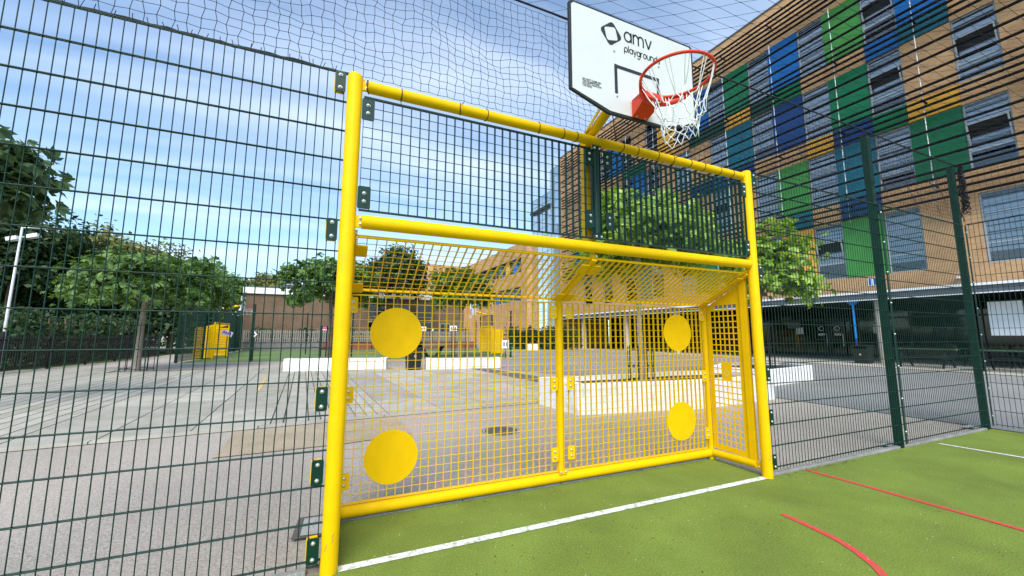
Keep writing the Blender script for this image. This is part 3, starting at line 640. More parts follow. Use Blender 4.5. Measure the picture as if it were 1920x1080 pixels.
def rope(name, pts, r, label, cat='rope', group=None, n=8):
    t = thing(name, pts[0], label, cat, group); MB().tube(pts, r, n).build('strand', 'cord', t); return t
def sag(a, b, s, n=16, jit=0): 
    a, b = Vector(a), Vector(b); return [a+(b-a)*k/n+Vector((0,random.uniform(-jit,jit),-s*4*(k/n)*(1-k/n)+random.uniform(-jit,jit))) for k in range(n+1)]
rope('support_cable', sag((-2.66,0,NETZ),(6.63,0,NETZ-.01),.0,24)[0:]+sag((6.63,0,NETZ-.01),(9.19,0,NETZ-.02),.015,8)[1:], .0085, 'black cable carrying the top edge of the net between post tops')
rope('support_cable', sag((9.2,0,NETZ-.02),(9.2,-2.6,NETZ),.02,10), .008, 'black cable along the top of the side fence net')
rope('edge_rope', sag((-2.66,.012,HP+.008),(-.06,.012,HP+.008),.0,40,.006)+sag((.0,.03,HP+.01),(.09,.03,HP-.02),0,3)+sag((.12,.03,HP-.02),(W-.1,.03,HP-.022),.0,30,.003), .0085, 'black rope lacing the net to the left fence and goal top bar')
rope('edge_rope', sag((W+.05,.012,HP+.008),(9.19,.012,HP+.008),.0,50,.005), .0085, 'black rope lacing the net to the fence right of the goal')
rope('edge_rope', sag((9.185,-.03,HP+.008),(9.185,-2.6,HP+.008),.0,30,.006), .005, 'black rope lacing the net to the side fence')
t = thing('zip_tie_row', (-1.3,0,HP), 'row of short black tie tails on the top edge of the left fence', 'cable ties')
for i in range(34):
    x = -2.5+i*.072+random.uniform(-.012,.012); a = random.uniform(-.9,.9)
    MB().tube([(x,-.008,HP-.006),(x,.0,HP+.012),(x+.012*math.sin(a),-.004,HP+.030+random.uniform(0,.012))], .0022, 4).build('tie', 'black', t)
t = thing('net_bundle', (9.27,-.03,3.2), 'bunched black net hanging down beside the tall corner post', 'net')
b = MB(); rg = random.Random(5)
for k in range(16):
    z = 4.2; x, y = 9.26+rg.uniform(-.03,.03), -.03+rg.uniform(-.03,.03); pts = []
    while z > 3.3+rg.uniform(-.12,.2):
        pts.append((x,y,z)); z -= rg.uniform(.03,.06); x = 9.265+rg.uniform(-.035,.035)*(1+1.0*(4.2-z)); y = -.03+rg.uniform(-.035,.035)*(1+1.0*(4.2-z))
    if len(pts) > 2: b.tube(pts, .006, 5)
b.build('strands', 'cord', t)
rope('dropped_cord', sag((2.03,-.2,3.34),(2.26,.03,3.165),.02,6), .004, 'thin black cord from hoop arm down to the goal top bar')

# ------------------------------------------------------------------ school building
BA = R(3.5)
school = thing('school_building', (25.5,8.9,0), 'tall buff brick school block with coloured panels behind black horizontal slats', 'building', rz=BA)
def sb(mb, name, mat, parent=None, bevel=0): return mb.build(name, mat, parent or school, world=False, bevel=bevel)
ROWS = [(4.60,7.75),(8.85,12.0),(13.10,16.25),(17.35,20.5)]; MODW = 3.16
w0 = lambda k: .5+MODW*k; w1 = lambda k: 1.87+MODW*k
S0, S1, ZT, ZB = -16.6, 28.65, 23.2, 3.72
PC = {-2: [None,'forest',None,'blue'], -1: ['lime','teal','green','lime'], 0: ['amber','lime','navy','blue'], 1: [None,None,'teal','green'], 2: ['green',None,None,'blue'], 3: [None,'green',None,'amber'], 4: ['teal',None,'blue',None], 5: [None,'lime',None,'blue'], 6: [None,None,'green','teal'], 7: [None,'teal',None,None], 8: [None,None,None,None], -3: [None,None,None,None], -4: ['green',None,'blue',None], -5: [None]*4}
PS = {-2: [None,'amber','teal'], -1: ['navy','navy',None], 0: ['teal',None,'green'], 1: [None,'navy','amber'], 2: ['navy','navy','dgreen'], 3: [None,'dgreen','amber'], 4: [None,None,'green'], 5: ['blue',None,None], -4: [None,None,'amber']}
WS = {-1: [None,'green','blue'], 0: [None,'amber',None], 1: [None,None,'dgreen'], 2: [None,'blue','dgreen'], 3: ['green',None,None], 4: [None,'navy',None], 5: [None,'teal','green']}
brickw = MB()
def fq(b, s0, s1, z0, z1, v=0.0): b.add([(v,s0,z0),(v,s1,z0),(v,s1,z1),(v,s0,z1)], [(3,2,1,0)])
fq(brickw, S0, S1, ZB, 4.60); fq(brickw, S0, S1, 20.5, ZT)
def panel(s0, s1, z0, z1, c): sb(MB().box((-.03,s0+.008,z0+.008),(.06,s1-.008,z1-.008)), 'cladding_panel', PANEL[c])
# shared window meshes
WWd, WHt = 1.37, 3.15; wf = MB(); fr_ = .06
for (a, c) in (((-.02,0,0),(.08,WWd,fr_)),((-.02,0,WHt-fr_),(.08,WWd,WHt)),((-.02,0,fr_),(.08,fr_,WHt-fr_)),((-.02,WWd-fr_,fr_),(.08,WWd,WHt-fr_)),((-.01,fr_,.85),(.07,WWd-fr_,.85+.05)),((-.01,fr_,2.20),(.07,WWd-fr_,2.25))): wf.box(a, c)
wf.box((-.08,-.02,-.05),(.06,WWd+.02,0))
wfm = wf.mesh('window_frame', MAT['frame']); pm = MB().box((.03,fr_,fr_),(.036,WWd-fr_,WHt-fr_)).mesh('pane', MAT['glass'])
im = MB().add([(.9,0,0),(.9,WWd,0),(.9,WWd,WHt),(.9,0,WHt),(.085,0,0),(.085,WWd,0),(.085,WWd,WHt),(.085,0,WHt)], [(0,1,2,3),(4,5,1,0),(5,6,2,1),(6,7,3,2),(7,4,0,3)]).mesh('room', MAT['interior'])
def blindmesh(z0, z1):
    b = MB(); z = z0
    while z < z1-.05:
        h = random.choice((.18,.24,.30)); h = min(h, z1-z); b.add([(.050,fr_,z),(.050,WWd-fr_,z),(.062,WWd-fr_,z+h-.012),(.062,fr_,z+h-.012)], [(0,1,2,3)]); z += h+random.choice((.03,.05,.07))
    return b.mesh('blind', MAT['blind'])
blinds = [blindmesh(.1,3.05), blindmesh(.95,3.05), blindmesh(.5,3.05), blindmesh(.92,3.05), blindmesh(.1,3.05)]
sash = MB()
for (a, c) in (((0,0,0),(.05,1.25,.05)),((0,0,1.2),(.05,1.25,1.25)),((0,0,.05),(.05,.05,1.2)),((0,1.2,.05),(.05,1.25,1.2))): sash.box(a, c)
sashm = sash.mesh('sash', MAT['frame']); dgap = MB().box((.024,.07,1.55),(.029,WWd-.07,2.18)).mesh('gap_shade', MAT['interior'])  # dark sheet carries the shade of the open window gap in its colour
def window(s0, z0, wscale=1.0, opened=None):
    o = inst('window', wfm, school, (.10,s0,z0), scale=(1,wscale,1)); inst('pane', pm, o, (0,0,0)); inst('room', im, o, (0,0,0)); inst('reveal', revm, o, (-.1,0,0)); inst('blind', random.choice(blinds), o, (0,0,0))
    if opened is None: opened = random.random() < .42
    if opened:
        inst('gap_shade', dgap, o, (-.01,0,0)); q = inst('sash', sashm, o, (.02,.06,.90)); q.rotation_euler = (0,R(-14),0)
    return o
rv = MB()
for a in (((0,0,0),(0,WWd,0),(.1,WWd,0),(.1,0,0)),((0,WWd,WHt),(0,0,WHt),(.1,0,WHt),(.1,WWd,WHt)),((0,0,WHt),(0,0,0),(.1,0,0),(.1,0,WHt)),((0,WWd,0),(0,WWd,WHt),(.1,WWd,WHt),(.1,WWd,0))): rv.add(a, [(0,1,2,3)])
revm = rv.mesh('reveal', MAT['fascia'])
for k in range(-5, 9):
    wa, wb, pb = w0(k), w1(k), min(w0(k+1), S1)
    if k == -5: fq(brickw, S0, wa, 4.6, 20.5)
    for i, (z0, z1) in enumerate(ROWS):
        wide = (i == 0 and k in (-3,-4,-2))
        if k == -2 and i == 3: fq(brickw, wa, wb, z0, z1)
        elif k == -2 and i == 0:
            window(wa-.35, z0, (wb-wa+.35-.1)/WWd, False); fq(brickw, wb-.1, wb, z0, z1)
        elif k == 8 and i != 9: fq(brickw, wa, wb, z0, z1)
        else: window(wa, z0)
        c = PC.get(k, [None]*4)[i]
        if k == -3 and i == 0: fq(brickw, wb, pb-.35, z0, z1); continue_ = True
        elif c: panel(wb, pb, z0, z1, c); fq(brickw, wb, pb, z0, z1, .07)
        else: fq(brickw, wb, pb, z0, z1)
        if i < 3:
            zs, ze = z1, ROWS[i+1][0]
            for (a, b_, tab) in ((wa, wb, WS), (wb, pb, PS)):
                c = tab.get(k, [None]*3)[i]
                if c: panel(a, b_, zs+.05, ze-.02, c); fq(brickw, a, b_, zs, ze, .07)
                else: fq(brickw, a, b_, zs, ze)
VD = 16.0
brickw.add([(0,S0,ZB),(VD,S0,ZB),(VD,S0,ZT),(0,S0,ZT)], [(0,1,2,3)]); brickw.add([(0,S1,ZB),(VD,S1,ZB),(VD,S1,ZT),(0,S1,ZT)], [(3,2,1,0)]); brickw.add([(0,S0,ZT),(VD,S0,ZT),(VD,S1,ZT),(0,S1,ZT)], [(0,1,2,3)]); brickw.add([(VD,S0,0),(VD,S1,0),(VD,S1,ZT),(VD,S0,ZT)], [(0,1,2,3)])
sb(brickw, 'brick_wall', 'brick')
sb(MB().box((-.06,S0,ZT+.002),(.3,S1,ZT+.10)), 'coping', 'fascia')
# slats on rods
SV = -.60; zz_ = []
for st in range(4):
    b0 = 7.74+st*4.25; zz_ += [b0+d for d in ((0,.35,.67,.98,1.33,2.0,2.67,3.35) if st < 3 else (0,.33,.66,.99,1.32,1.65)) if b0+d < 22.2]
slm = MB().box((SV-.055,S0,-.045),(SV+.055,27.2,.045)).mesh('slat', MAT['slat'])
slm2 = MB().box((SV-.06,S0,-.028),(SV+.06,27.2,.028)).mesh('slat', MAT['slat'])
zall = sorted(zz_+[20.49+.33*k for k in range(5)]+[18.2+.0]); zu = []
for z in zall:
    if not zu or z-zu[-1] > .2: zu.append(z)
for z in zu: inst('slat', slm, school, (0,0,z))
rodm = MB().tube([(SV+.085,0,7.5),(SV+.085,0,22.1)], .020, 8).mesh('rod', MAT['rod'])
arm = MB().box((SV-.08,-.03,-.03),(.0,.03,.03)).mesh('bracket', MAT['slat'])
for k in range(-4, 9):
    s = -.06+3.31*k
    if s > 27.2: continue
    o = inst('rod', rodm, school, (0,s,0))
    for z in (8.45,12.7,16.95,21.75): inst('bracket', arm, o, (0,0,z))
# ground storey: fascia, soffit, columns, glazing
sb(MB().box((-.35,S0,3.30),(.0,S1,3.70)), 'fascia', 'fascia'); sb(MB().box((-.42,S0,3.62),(-.352,S1,3.73)), 'fascia_trim', 'whitesheet'); sb(MB().box((-.38,S0,3.27),(-.352,S1,3.31)), 'fascia_trim', 'whitesheet')
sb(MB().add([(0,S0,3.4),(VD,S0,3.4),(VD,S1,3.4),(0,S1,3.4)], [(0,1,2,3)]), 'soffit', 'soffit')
for s in (-13.6,-7.1,-.65,5.85,12.35,18.1,24.6):
    b = MB(); n = 20; b.tube([(.35,s,0),(.35,s,3.3)], .27, n); sb(b, 'column', 'column')
VG = 7.0
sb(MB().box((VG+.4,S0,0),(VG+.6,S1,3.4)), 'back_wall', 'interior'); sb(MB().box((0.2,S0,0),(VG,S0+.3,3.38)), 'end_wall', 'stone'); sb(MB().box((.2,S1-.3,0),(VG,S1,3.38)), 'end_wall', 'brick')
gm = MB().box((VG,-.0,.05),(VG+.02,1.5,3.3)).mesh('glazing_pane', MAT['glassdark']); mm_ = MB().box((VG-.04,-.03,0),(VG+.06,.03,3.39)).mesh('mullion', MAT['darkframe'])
s = S0+.5
while s < S1-1.8:
    inst('glazing_pane', gm, school, (0,s+.02,0), scale=(1,.97,1)); inst('mullion', mm_, school, (0,s,0)); s += 1.5
sb(MB().box((VG-.05,S0+.3,2.55),(VG-.041,S1-.3,2.66)), 'transom', 'darkframe'); sb(MB().box((VG-.05,S0+.3,.0),(VG-.041,S1-.3,.12)), 'transom', 'darkframe')
for ds in (3.75,4.72):
    d = sb(MB().box((VG-.10,ds,.05),(VG-.055,ds+.07,2.5)).box((VG-.10,ds+.85,.05),(VG-.055,ds+.92,2.5)).box((VG-.10,ds+.07,2.4),(VG-.055,ds+.85,2.5)).box((VG-.10,ds+.07,.05),(VG-.055,ds+.85,.25)).box((VG-.10,ds+.07,1.1),(VG-.055,ds+.85,1.2)), 'door', 'darkframe')
    sb(MB().tube([(VG-.15,ds+.12,.7),(VG-.15,ds+.12,1.6)], .02, 8), 'handle', 'steel', d)
    b = MB(); c0 = Vector((VG-.11,ds+.45,1.95))
    for k in range(24):
        a, e = 2*math.pi*k/24, 2*math.pi*(k+1)/24; b.add([c0+Vector((0,.17*math.cos(a),.17*math.sin(a))),c0+Vector((0,.17*math.cos(e),.17*math.sin(e))),c0+Vector((0,.13*math.cos(e),.13*math.sin(e))),c0+Vector((0,.13*math.cos(a),.13*math.sin(a)))], [(0,1,2,3)])
    sb(b, 'door_sign', 'whitesheet', d); sb(MB().box((VG-.115,ds+.25,1.45),(VG-.105,ds+.65,1.6)), 'door_sign', 'blind', d)
for s_, z_, w_, h_, m_ in ((6.6,1.55,.5,.5,'blind'),(7.0,2.0,.9,.5,'stone'),(1.9,1.6,.6,.6,'blind'),(-4.65,1.45,1.0,1.5,'whitesheet')):
    sb(MB().box((VG-.09 if s_ > -3 else .9,s_-w_/2,z_),(VG-.08 if s_ > -3 else .92,s_+w_/2,z_+h_)), 'poster', m_)
sb(MB().box((-.03,-.95,4.05),(-.005,-.35,4.45)), 'wall_sign', 'whitesheet'); 
b = MB()
for k in range(3): b.box((-.036,-.90+k*.2,4.08),(-.031,-.80+k*.2,4.42))
sb(b, 'wall_sign_bars', PANEL['blue'])
cc = sb(MB().box((-.2,-3.72,4.02),(-.02,-3.60,4.12)), 'security_camera', 'whitesheet')
pp = sb(MB().tube([(-.12,.35,3.2),(-.12,.35,3.05),(-.12,.35,1.3)], [.075,.06,.06], 12), 'downpipe', 'bluepipe'); sb(MB().tube([(-.12,.35,1.3),(-.12,.35,0)], .045, 10), 'lower_pipe', PANEL['navy'], pp)
hpv = [(-.30,.10,3.28),(-.30,.60,3.28),(.05,.60,3.28),(.05,.10,3.28),(-.17,.29,3.05),(-.17,.41,3.05),(-.07,.41,3.05),(-.07,.29,3.05)]
sb(MB().add(hpv, [(0,1,5,4),(1,2,6,5),(2,3,7,6),(3,0,4,7)]), 'hopper_head', 'bluepipe', pp)

# glass stair tower and lower wing farther along
MAT['towerframe'] = paint('tower_frame', (.22,.30,.33), .4, .1, 4)
tower = thing('glass_stair_tower', (25.5,8.9,0), 'pale blue glass stair tower at the far end of the school block', 'tower', rz=BA)
def cage(s0, s1, v0, v1, z0, z1, ns, nz):
    pnm = (s1-s0)/ns; g = MB(); f = MB()
    for i in range(ns):
        for j in range(nz): g.add([(v0,s0+i*pnm,z0+(z1-z0)*j/nz),(v0,s0+(i+1)*pnm,z0+(z1-z0)*j/nz),(v0,s0+(i+1)*pnm,z0+(z1-z0)*(j+1)/nz),(v0,s0+i*pnm,z0+(z1-z0)*(j+1)/nz)], [(0,1,2,3)])
    g.add([(v0,s0,z0),(v1,s0,z0),(v1,s0,z1),(v0,s0,z1)], [(0,1,2,3)]); g.add([(v0,s1,z0),(v1,s1,z0),(v1,s1,z1),(v0,s1,z1)], [(0,1,2,3)])
    for i in range(ns+1): f.box((v0-.04,s0+i*pnm-.03,z0),(v0-.005,s0+i*pnm+.03,z1))
    for j in range(nz+1): f.box((v0-.03,s0,z0+(z1-z0)*j/nz-.03),(v0-.006,s1,z0+(z1-z0)*j/nz+.03))
    g.build('glazing', 'glassblue', tower, world=False); f.build('mullions', 'towerframe', tower, world=False)
    for j in range(4, nz, 5): MB().box((v0+.4,s0+.1,z0+(z1-z0)*j/nz),(v1,s1-.1,z0+(z1-z0)*j/nz+.14)).build('landing', 'towerframe', tower, world=False)
cage(28.75, 31.4, .6, 4, .05, 23.0, 3, 21); cage(31.45, 36.6, .9, 4, .05, 20.4, 4, 18)
MB().box((.4,31.5,18.3),(.88,36.6,18.55)).build('beam', 'darkframe', tower, world=False)
wing = thing('school_wing', (25.5,8.9,0), 'lower brick school wing with ribbon windows beyond the glass tower', 'building', rz=BA)
wallb = MB(); wz = 14.75
bands = [(0,6.3,None),(6.3,8.2,1),(8.2,10.4,None),(10.4,12.4,1),(12.4,wz,None)]
for z0, z1, w_ in bands:
    if not w_: fq(wallb, 36.7, 64, z0, z1)
    else: fq(wallb, 36.7, 38.5, z0, z1); fq(wallb, 58.5, 64, z0, z1)
wallb.add([(0,36.7,0),(9,36.7,0),(9,36.7,wz),(0,36.7,wz)], [(0,1,2,3)]); wallb.add([(0,36.7,wz),(9,36.7,wz),(9,64,wz),(0,64,wz)], [(0,1,2,3)])
wallb.add([(-9,64,0),(0,64,0),(0,64,wz+.5),(-9,64,wz+.5)], [(0,1,2,3)]); wallb.add([(-9,64,wz+.5),(9,64,wz+.5),(9,72,wz+.5),(-9,72,wz+.5)], [(0,1,2,3)]); wallb.add([(-9,64,0),(-9,72,0),(-9,72,wz+.5),(-9,64,wz+.5)], [(0,1,2,3)])
wallb.build('brick_wall', 'brick', wing, world=False)
cols = ['navy','glass','glass','green','glass','glass','blue','glass','amber','glass','teal','glass','glass','forest','glass','glass']
for r, (z0, z1, w_) in enumerate([b for b in bands if b[2]]):
    MB().box((-.25,38.4,z1-.02),(.25,58.6,z1+.12)).build('window_hood', 'darkframe', wing, world=False)
    for i in range(16):
        s0 = 38.5+i*1.25; c = cols[(i+5*r) % 16]
        if c == 'glass':
            f = MB().box((.08,s0,z0),(.14,s0+.08,z1)).box((.08,s0+.08,z0),(.14,s0+1.25,z0+.08)).box((.08,s0+.08,z0+1.0),(.14,s0+1.25,z0+1.06)).build('window', 'frame', wing, world=False)
            MB().box((.15,s0,z0),(.16,s0+1.25,z1)).build('pane', 'glassdark', f, world=False); MB().box((.6,s0,z0),(.62,s0+1.25,z1)).build('blind', random.choice(['interior','blind','interior']), f, world=False)
        else: MB().box((.02,s0+.01,z0),(.14,s0+1.24,z1)).build('cladding_panel', PANEL[c], wing, world=False)

# ------------------------------------------------------------------ trees
def leaves(C, size, n, seed, radii, center, nclu=None, cr=.45, palmate=True, up_bias=.5):
    rg = np.random.default_rng(seed); nclu = nclu or 140
    d = rg.normal(size=(nclu,3)); d /= np.linalg.norm(d, axis=1, keepdims=True); d[:,2] = np.where(d[:,2] < -.55, -d[:,2]*.6, d[:,2]); 
    ph = rg.uniform(0, 6.28, 6)
    lump = 1+.16*np.sin(3*np.arctan2(d[:,1],d[:,0])+ph[0])+.13*np.sin(5*d[:,2]+ph[1])+.10*np.sin(7*np.arctan2(d[:,1],d[:,0])+ph[2])
    rad = (.55+.45*rg.random(nclu)**.5)*lump
    cc = d*rad[:,None]*np.array(radii)*.86+np.array(center)
    per = max(1, n//nclu); P = np.repeat(cc, per, 0); out_ = np.repeat(d, per, 0); m = len(P)
    P = P+rg.normal(size=(m,3))*cr*np.array([.5,.5,.36])
    nrm = out_*.55+np.array([0,0,up_bias])+rg.normal(size=(m,3))*.5; nrm /= np.linalg.norm(nrm, axis=1, keepdims=True)
    t = np.cross(nrm, rg.normal(size=(m,3))); t /= np.linalg.norm(t, axis=1, keepdims=True); b = np.cross(nrm, t); sz = size*rg.uniform(.65,1.25,m)
    Vs, Fs = [], []; base = 0
    angs = ([-1.15,-.55,0,.55,1.15] if palmate else [0])
    lens = ([.62,.9,1.0,.9,.62] if palmate else [1.0])
    for a, ln in zip(angs, lens):
        dr = t*math.cos(a)+b*math.sin(a); sd_ = np.cross(nrm, dr); l = (sz*ln)[:,None]; w = (sz*ln*(.20 if palmate else .30))[:,None]
        droop = -nrm*(.25*l)
        q = np.stack([P, P+dr*l*.60+sd_*w+droop*.25, P+dr*l+droop, P+dr*l*.60-sd_*w+droop*.25], 1).reshape(-1,3)
        Vs.append(q); Fs.append(base+np.arange(m*4).reshape(-1,4)); base += m*4
    return np.concatenate(Vs), np.concatenate(Fs), cc
def tree(name, base, zc, radii, off, n, leaf, mat, label, trunk_r=.09, seed=1, palmate=True, nclu=140, cr=.45, bark='bark', group='trees around the yard', limbs=9, z0=0):
    t = thing(name, (base[0],base[1],z0), label, 'tree', group); rg = random.Random(seed)
    c = (off[0], off[1], zc-z0); V, F, cc = leaves(None, leaf, n, seed, radii, c, nclu, cr, palmate)
    o = bpy.data.objects.new('crown', npmesh('crown', V, F, MAT[mat])); COL.objects.link(o); o.parent = t
    b = MB(); zb = zc-z0-radii[2]*.55; pts = [(0,0,-.05),(.02*rg.uniform(-1,1),.02,zb*.5),(off[0]*.3+.04*rg.uniform(-1,1),off[1]*.3,zb),(off[0]*.7,off[1]*.7,zc-z0),(off[0],off[1],zc-z0+radii[2]*.5)]
    b.tube(pts, [trunk_r*1.15,trunk_r*.9,trunk_r*.75,trunk_r*.45,trunk_r*.15], 10)
    for k in range(limbs):
        e = Vector(cc[rg.randrange(len(cc))]); s = Vector(pts[2]).lerp(Vector(pts[3]), rg.uniform(-.1,.8)); m = (s+e)/2+Vector((0,0,.1*radii[2])); b.tube([s,m,e], [trunk_r*.4,trunk_r*.25,trunk_r*.08], 6)
    b.build('trunk', bark, t, world=False); return t
tree('planter_tree', (5.75,3.74), 3.5, (1.62,1.5,1.12), (.12,.1), 2700, .21, 'leafA', 'bright green tree growing from the white planter behind the goal', .060, 11, True, 75, .36, 'barkpale', z0=.42)
tree('planter_tree', (12.6,5.8), 3.5, (1.35,1.35,1.55), (.3,0), 1900, .24, 'leafA', 'bright green tree right of the goal in front of the school wall', .075, 12, True, 70, .45, 'barkpale', z0=.36)
tree('yard_tree', (-7.3,17.4), 3.35, (2.7,2.6,1.25), (0,0), 4600, .24, 'leafB', 'low spreading tree with a pale guarded trunk seen through the left fence', .115, 13, True, 150, .5, 'barkpale')
tree('yard_tree', (-6.75,7.75), 4.25, (1.3,1.3,.95), (0,0), 1900, .26, 'leafE', 'large leaved tree at the left edge of the picture', .10, 14, True, 80, .42)
tree('yard_tree', (-.45,16.0), 3.5, (2.0,1.9,1.35), (0,0), 3600, .24, 'leafB', 'leafy tree standing right behind the left yellow post', .09, 15, True, 110, .45)
tree('yard_tree', (6.88,21.3), 4.1, (2.1,2.0,1.6), (0,0), 3200, .25, 'leafB', 'small tree with slim pale trunk beside the farther yellow goal', .12, 16, True, 100, .45, 'barkpale')
bgt = [(745,40,7.4,(3.2,3.0,4.0),'leafC','tall dark tree behind the low brick building',4600),(15,24,5.8,(4.0,3.6,3.4),'leafC','dark dense tree at the far left behind the railings',6000),(195,33,6.6,(5.6,4.6,4.3),'leafD','olive yellow tree top rising behind the spreading yard tree',8000),(75,27,6.0,(3.2,3.2,3.0),'leafC','dark tree next to the lamp pole behind the railings',5000),
       (345,36,5.8,(4.0,3.4,3.3),'leafB','rounded mid green tree left of the brick building',4600),(425,52,6.6,(3.6,3.4,3.0),'leafB','small distant tree just left of the brick building roof',3200),(505,62,8.6,(4.6,4.0,2.6),'leafD','distant tree top showing over the brick building roof',3200),(250,30,3.2,(4.5,3.0,2.4),'leafC','low dark tree behind the guarded tree trunk',4200),(325,30,2.6,(3.0,2.5,1.9),'leafC','low dark bush left of the far green fence',3000),(130,28,3.0,(4.6,3.0,2.5),'leafC','low dark evergreen mass behind the left railings',4600),(690,46,6.0,(4.2,4.0,4.0),'leafB','broad tree behind the picket fence',3800),(-120,27,6.5,(5,4.5,4.4),'leafC','dark tree just outside the left picture edge',4000)]
for i, (px, d, zc, rad, mt, lb, n) in enumerate(bgt):
    x, y = atpx(px, d); tree('background_tree', (x,y), zc, rad, (0,0), int(n*1.9), .38 if d < 45 else .5, mt, lb, .22, 40+i, False, 260, .75, 'bark', 'trees beyond the yard', 6)
# tree guards
def guard(x, y, r, h, z0, label, n=10):
    t = thing('tree_guard', (x,y,z0), label, 'tree guard', 'dark metal tree guards')
    bm_ = MB().box((-.012,-.006,0),(.012,.006,h)).mesh('bar', MAT['iron'])
    for k in range(n): a = 2*math.pi*k/n; inst('bar', bm_, t, (r*math.cos(a),r*math.sin(a),0), (0,0,a+math.pi/2))
    for z in (.08,h*.45,h*.93):
        MB().tube([(r*math.cos(2*math.pi*k/20),r*math.sin(2*math.pi*k/20),z) for k in range(20)], .012, 6, closed=True).build('hoop', 'iron', t, world=False)
guard(5.75,3.74,.27,.78,.42,'dark bar guard round the tree in the white planter'); guard(-7.3,17.4,.52,1.9,0,'dark bar guard round the pale tree trunk at left'); guard(6.88,21.3,.55,1.9,0,'dark bar guard round the slim tree beside the farther goal'); guard(12.6,5.8,.33,1.5,.36,'dark bar guard round the tree right of the goal'); guard(-.45,16.0,.4,1.8,0,'dark bar guard behind the left yellow post')

# ------------------------------------------------------------------ white planters, benches
def planter(poly, h, label):
    cx = sum(p[0] for p in poly)/len(poly); cy = sum(p[1] for p in poly)/len(poly); t = thing('white_planter', (cx,cy,0), label, 'planter', 'white painted planters')
    th = .16; inn = []; n = len(poly)
    for x, y in poly: d = Vector((cx-x,cy-y,0)).normalized(); inn.append((x+d.x*th*1.2,y+d.y*th*1.2))
    b = MB(); vs = [(x,y,-.02) for x,y in poly]+[(x,y,h) for x,y in poly]+[(x,y,h) for x,y in inn]+[(x,y,h-.12) for x,y in inn]; fs = []
    for i in range(n):
        j = (i+1)%n
        for k in range(3): fs.append((k*n+i,k*n+j,(k+1)*n+j,(k+1)*n+i))
    b.add(vs, fs); b.build('wall', 'planter', t, bevel=.02)
    MB().add([(x,y,h-.10) for x,y in inn], [tuple(range(n))]).build('soil', 'soil', t); return t
planter([(3.97,3.42),(6.6,3.0),(9.1,3.2),(9.2,4.45),(7.6,4.75),(6.0,4.65),(4.5,4.6),(3.85,4.75)], .53, 'large white many sided planter behind the goal')
planter([(10.9,4.6),(14.05,5.15),(14.8,6.6),(12.6,7.3),(10.7,6.2)], .46, 'white planter farther right behind the right yellow post')
def bench(p, q, w, h, label):
    p, q = Vector((*p,0)), Vector((*q,0)); t = thing('white_bench_block', (p+q)/2, label, 'bench', 'low white benches'); d = (q-p).normalized(); s = Vector((-d.y,d.x,0))
    b = MB(); b.obox((p+q)/2+s*w/2+Vector((0,0,h/2-.01)), (q-p)/2, s*w/2, (0,0,h/2)); b.build('block', 'planter', t, bevel=.03)
    MB().obox((p+q)/2+s*w/2+Vector((0,0,h-.006)), (q-p)/2-d*.25, s*(w/2-.12), (0,0,.02)).build('seat_slab', 'stone', t, bevel=.01)
bench((-2.0,14.7),(1.72,13.95),.7,.50,'low white bench block left, partly behind the left yellow post'); bench((3.25,13.6),(6.42,13.15),.7,.46,'low white bench block beside the black litter bin')

# ------------------------------------------------------------------ street furniture
def bin_(x, y, h, w, label, rz=0):
    t = thing('litter_bin', (x,y,0), label, 'bin', 'black bins', rz); 
    MB().add([(-w*.42,-w*.42,0),(w*.42,-w*.42,0),(w*.42,w*.42,0),(-w*.42,w*.42,0),(-w/2,-w/2,h*.8),(w/2,-w/2,h*.8),(w/2,w/2,h*.8),(-w/2,w/2,h*.8)], [(3,2,1,0),(0,1,5,4),(1,2,6,5),(2,3,7,6),(3,0,4,7),(4,5,6,7)]).build('body', 'iron', t, world=False, bevel=.02)
    MB().box((-w*.53,-w*.53,h*.93),(w*.53,w*.53,h)).box((-w*.5,w*.3,h*.8),(w*.5,w*.5,h*.93)).box((-w*.5,-w*.5,h*.8),(-w*.42,w*.3,h*.93)).box((w*.42,-w*.5,h*.8),(w*.5,w*.3,h*.93)).build('hood', 'iron', t, world=False, bevel=.015)
    MB().box((-.04,-w*.47-.006,h*.45),(.04,-w*.47,h*.53)).build('badge', 'yelline', t, world=False); return t
bin_(2.75,13.7,1.15,.58,'black litter bin between the two low white benches', .1); bin_(25.0,8.85,.95,.68,'dark litter bin beside the round beige column', BA-math.pi/2)
def picnic(x, y, label, rz):
    t = thing('picnic_table', (x,y,0), label, 'picnic table', 'colourful picnic tables', rz)
    cs = ['dgreen','dgreen','amber','forest','dgreen']
    for k in range(5): MB().box((-1.0,-.36+k*.146,.80),(1.0,-.36+k*.146+.136,.845)).build('top_plank', PANEL[cs[k]], t, world=False)
    for s in (-1,1):
        MB().box((-1.0,s*.78-.14,.46),(1.0,s*.78+.14,.50)).build('seat', 'iron', t, world=False)
        for e in (-.7,.7): MB().bar((e,s*.2,.8),(e,s*.66,0),.05,.10).build('leg', 'iron', t, world=False)
    for e in (-.7,.7): MB().box((e-.03,-.88,.38),(e+.03,.88,.46)).build('beam', 'iron', t, world=False)
picnic(24.6,6.3,'picnic table with yellow top right of the beige column',math.pi/2+BA); picnic(24.5,3.7,'picnic table with yellow top at the right picture edge',math.pi/2+BA); picnic(27.6,5.2,'picnic table in the shade under the school overhang',math.pi/2+BA)
t = thing('table_tennis_table', (5.6,23.5,0), 'grey outdoor table on slanted legs behind the low white bench', 'table')
MB().box((4.3,22.8,.70),(6.9,24.3,.78)).build('top', 'stone', t); MB().bar((4.9,23.5,.7),(5.3,23.5,0),.6,.12).build('leg', 'iron', t); MB().bar((6.3,23.5,.7),(5.9,23.5,0),.6,.12).build('leg', 'iron', t)
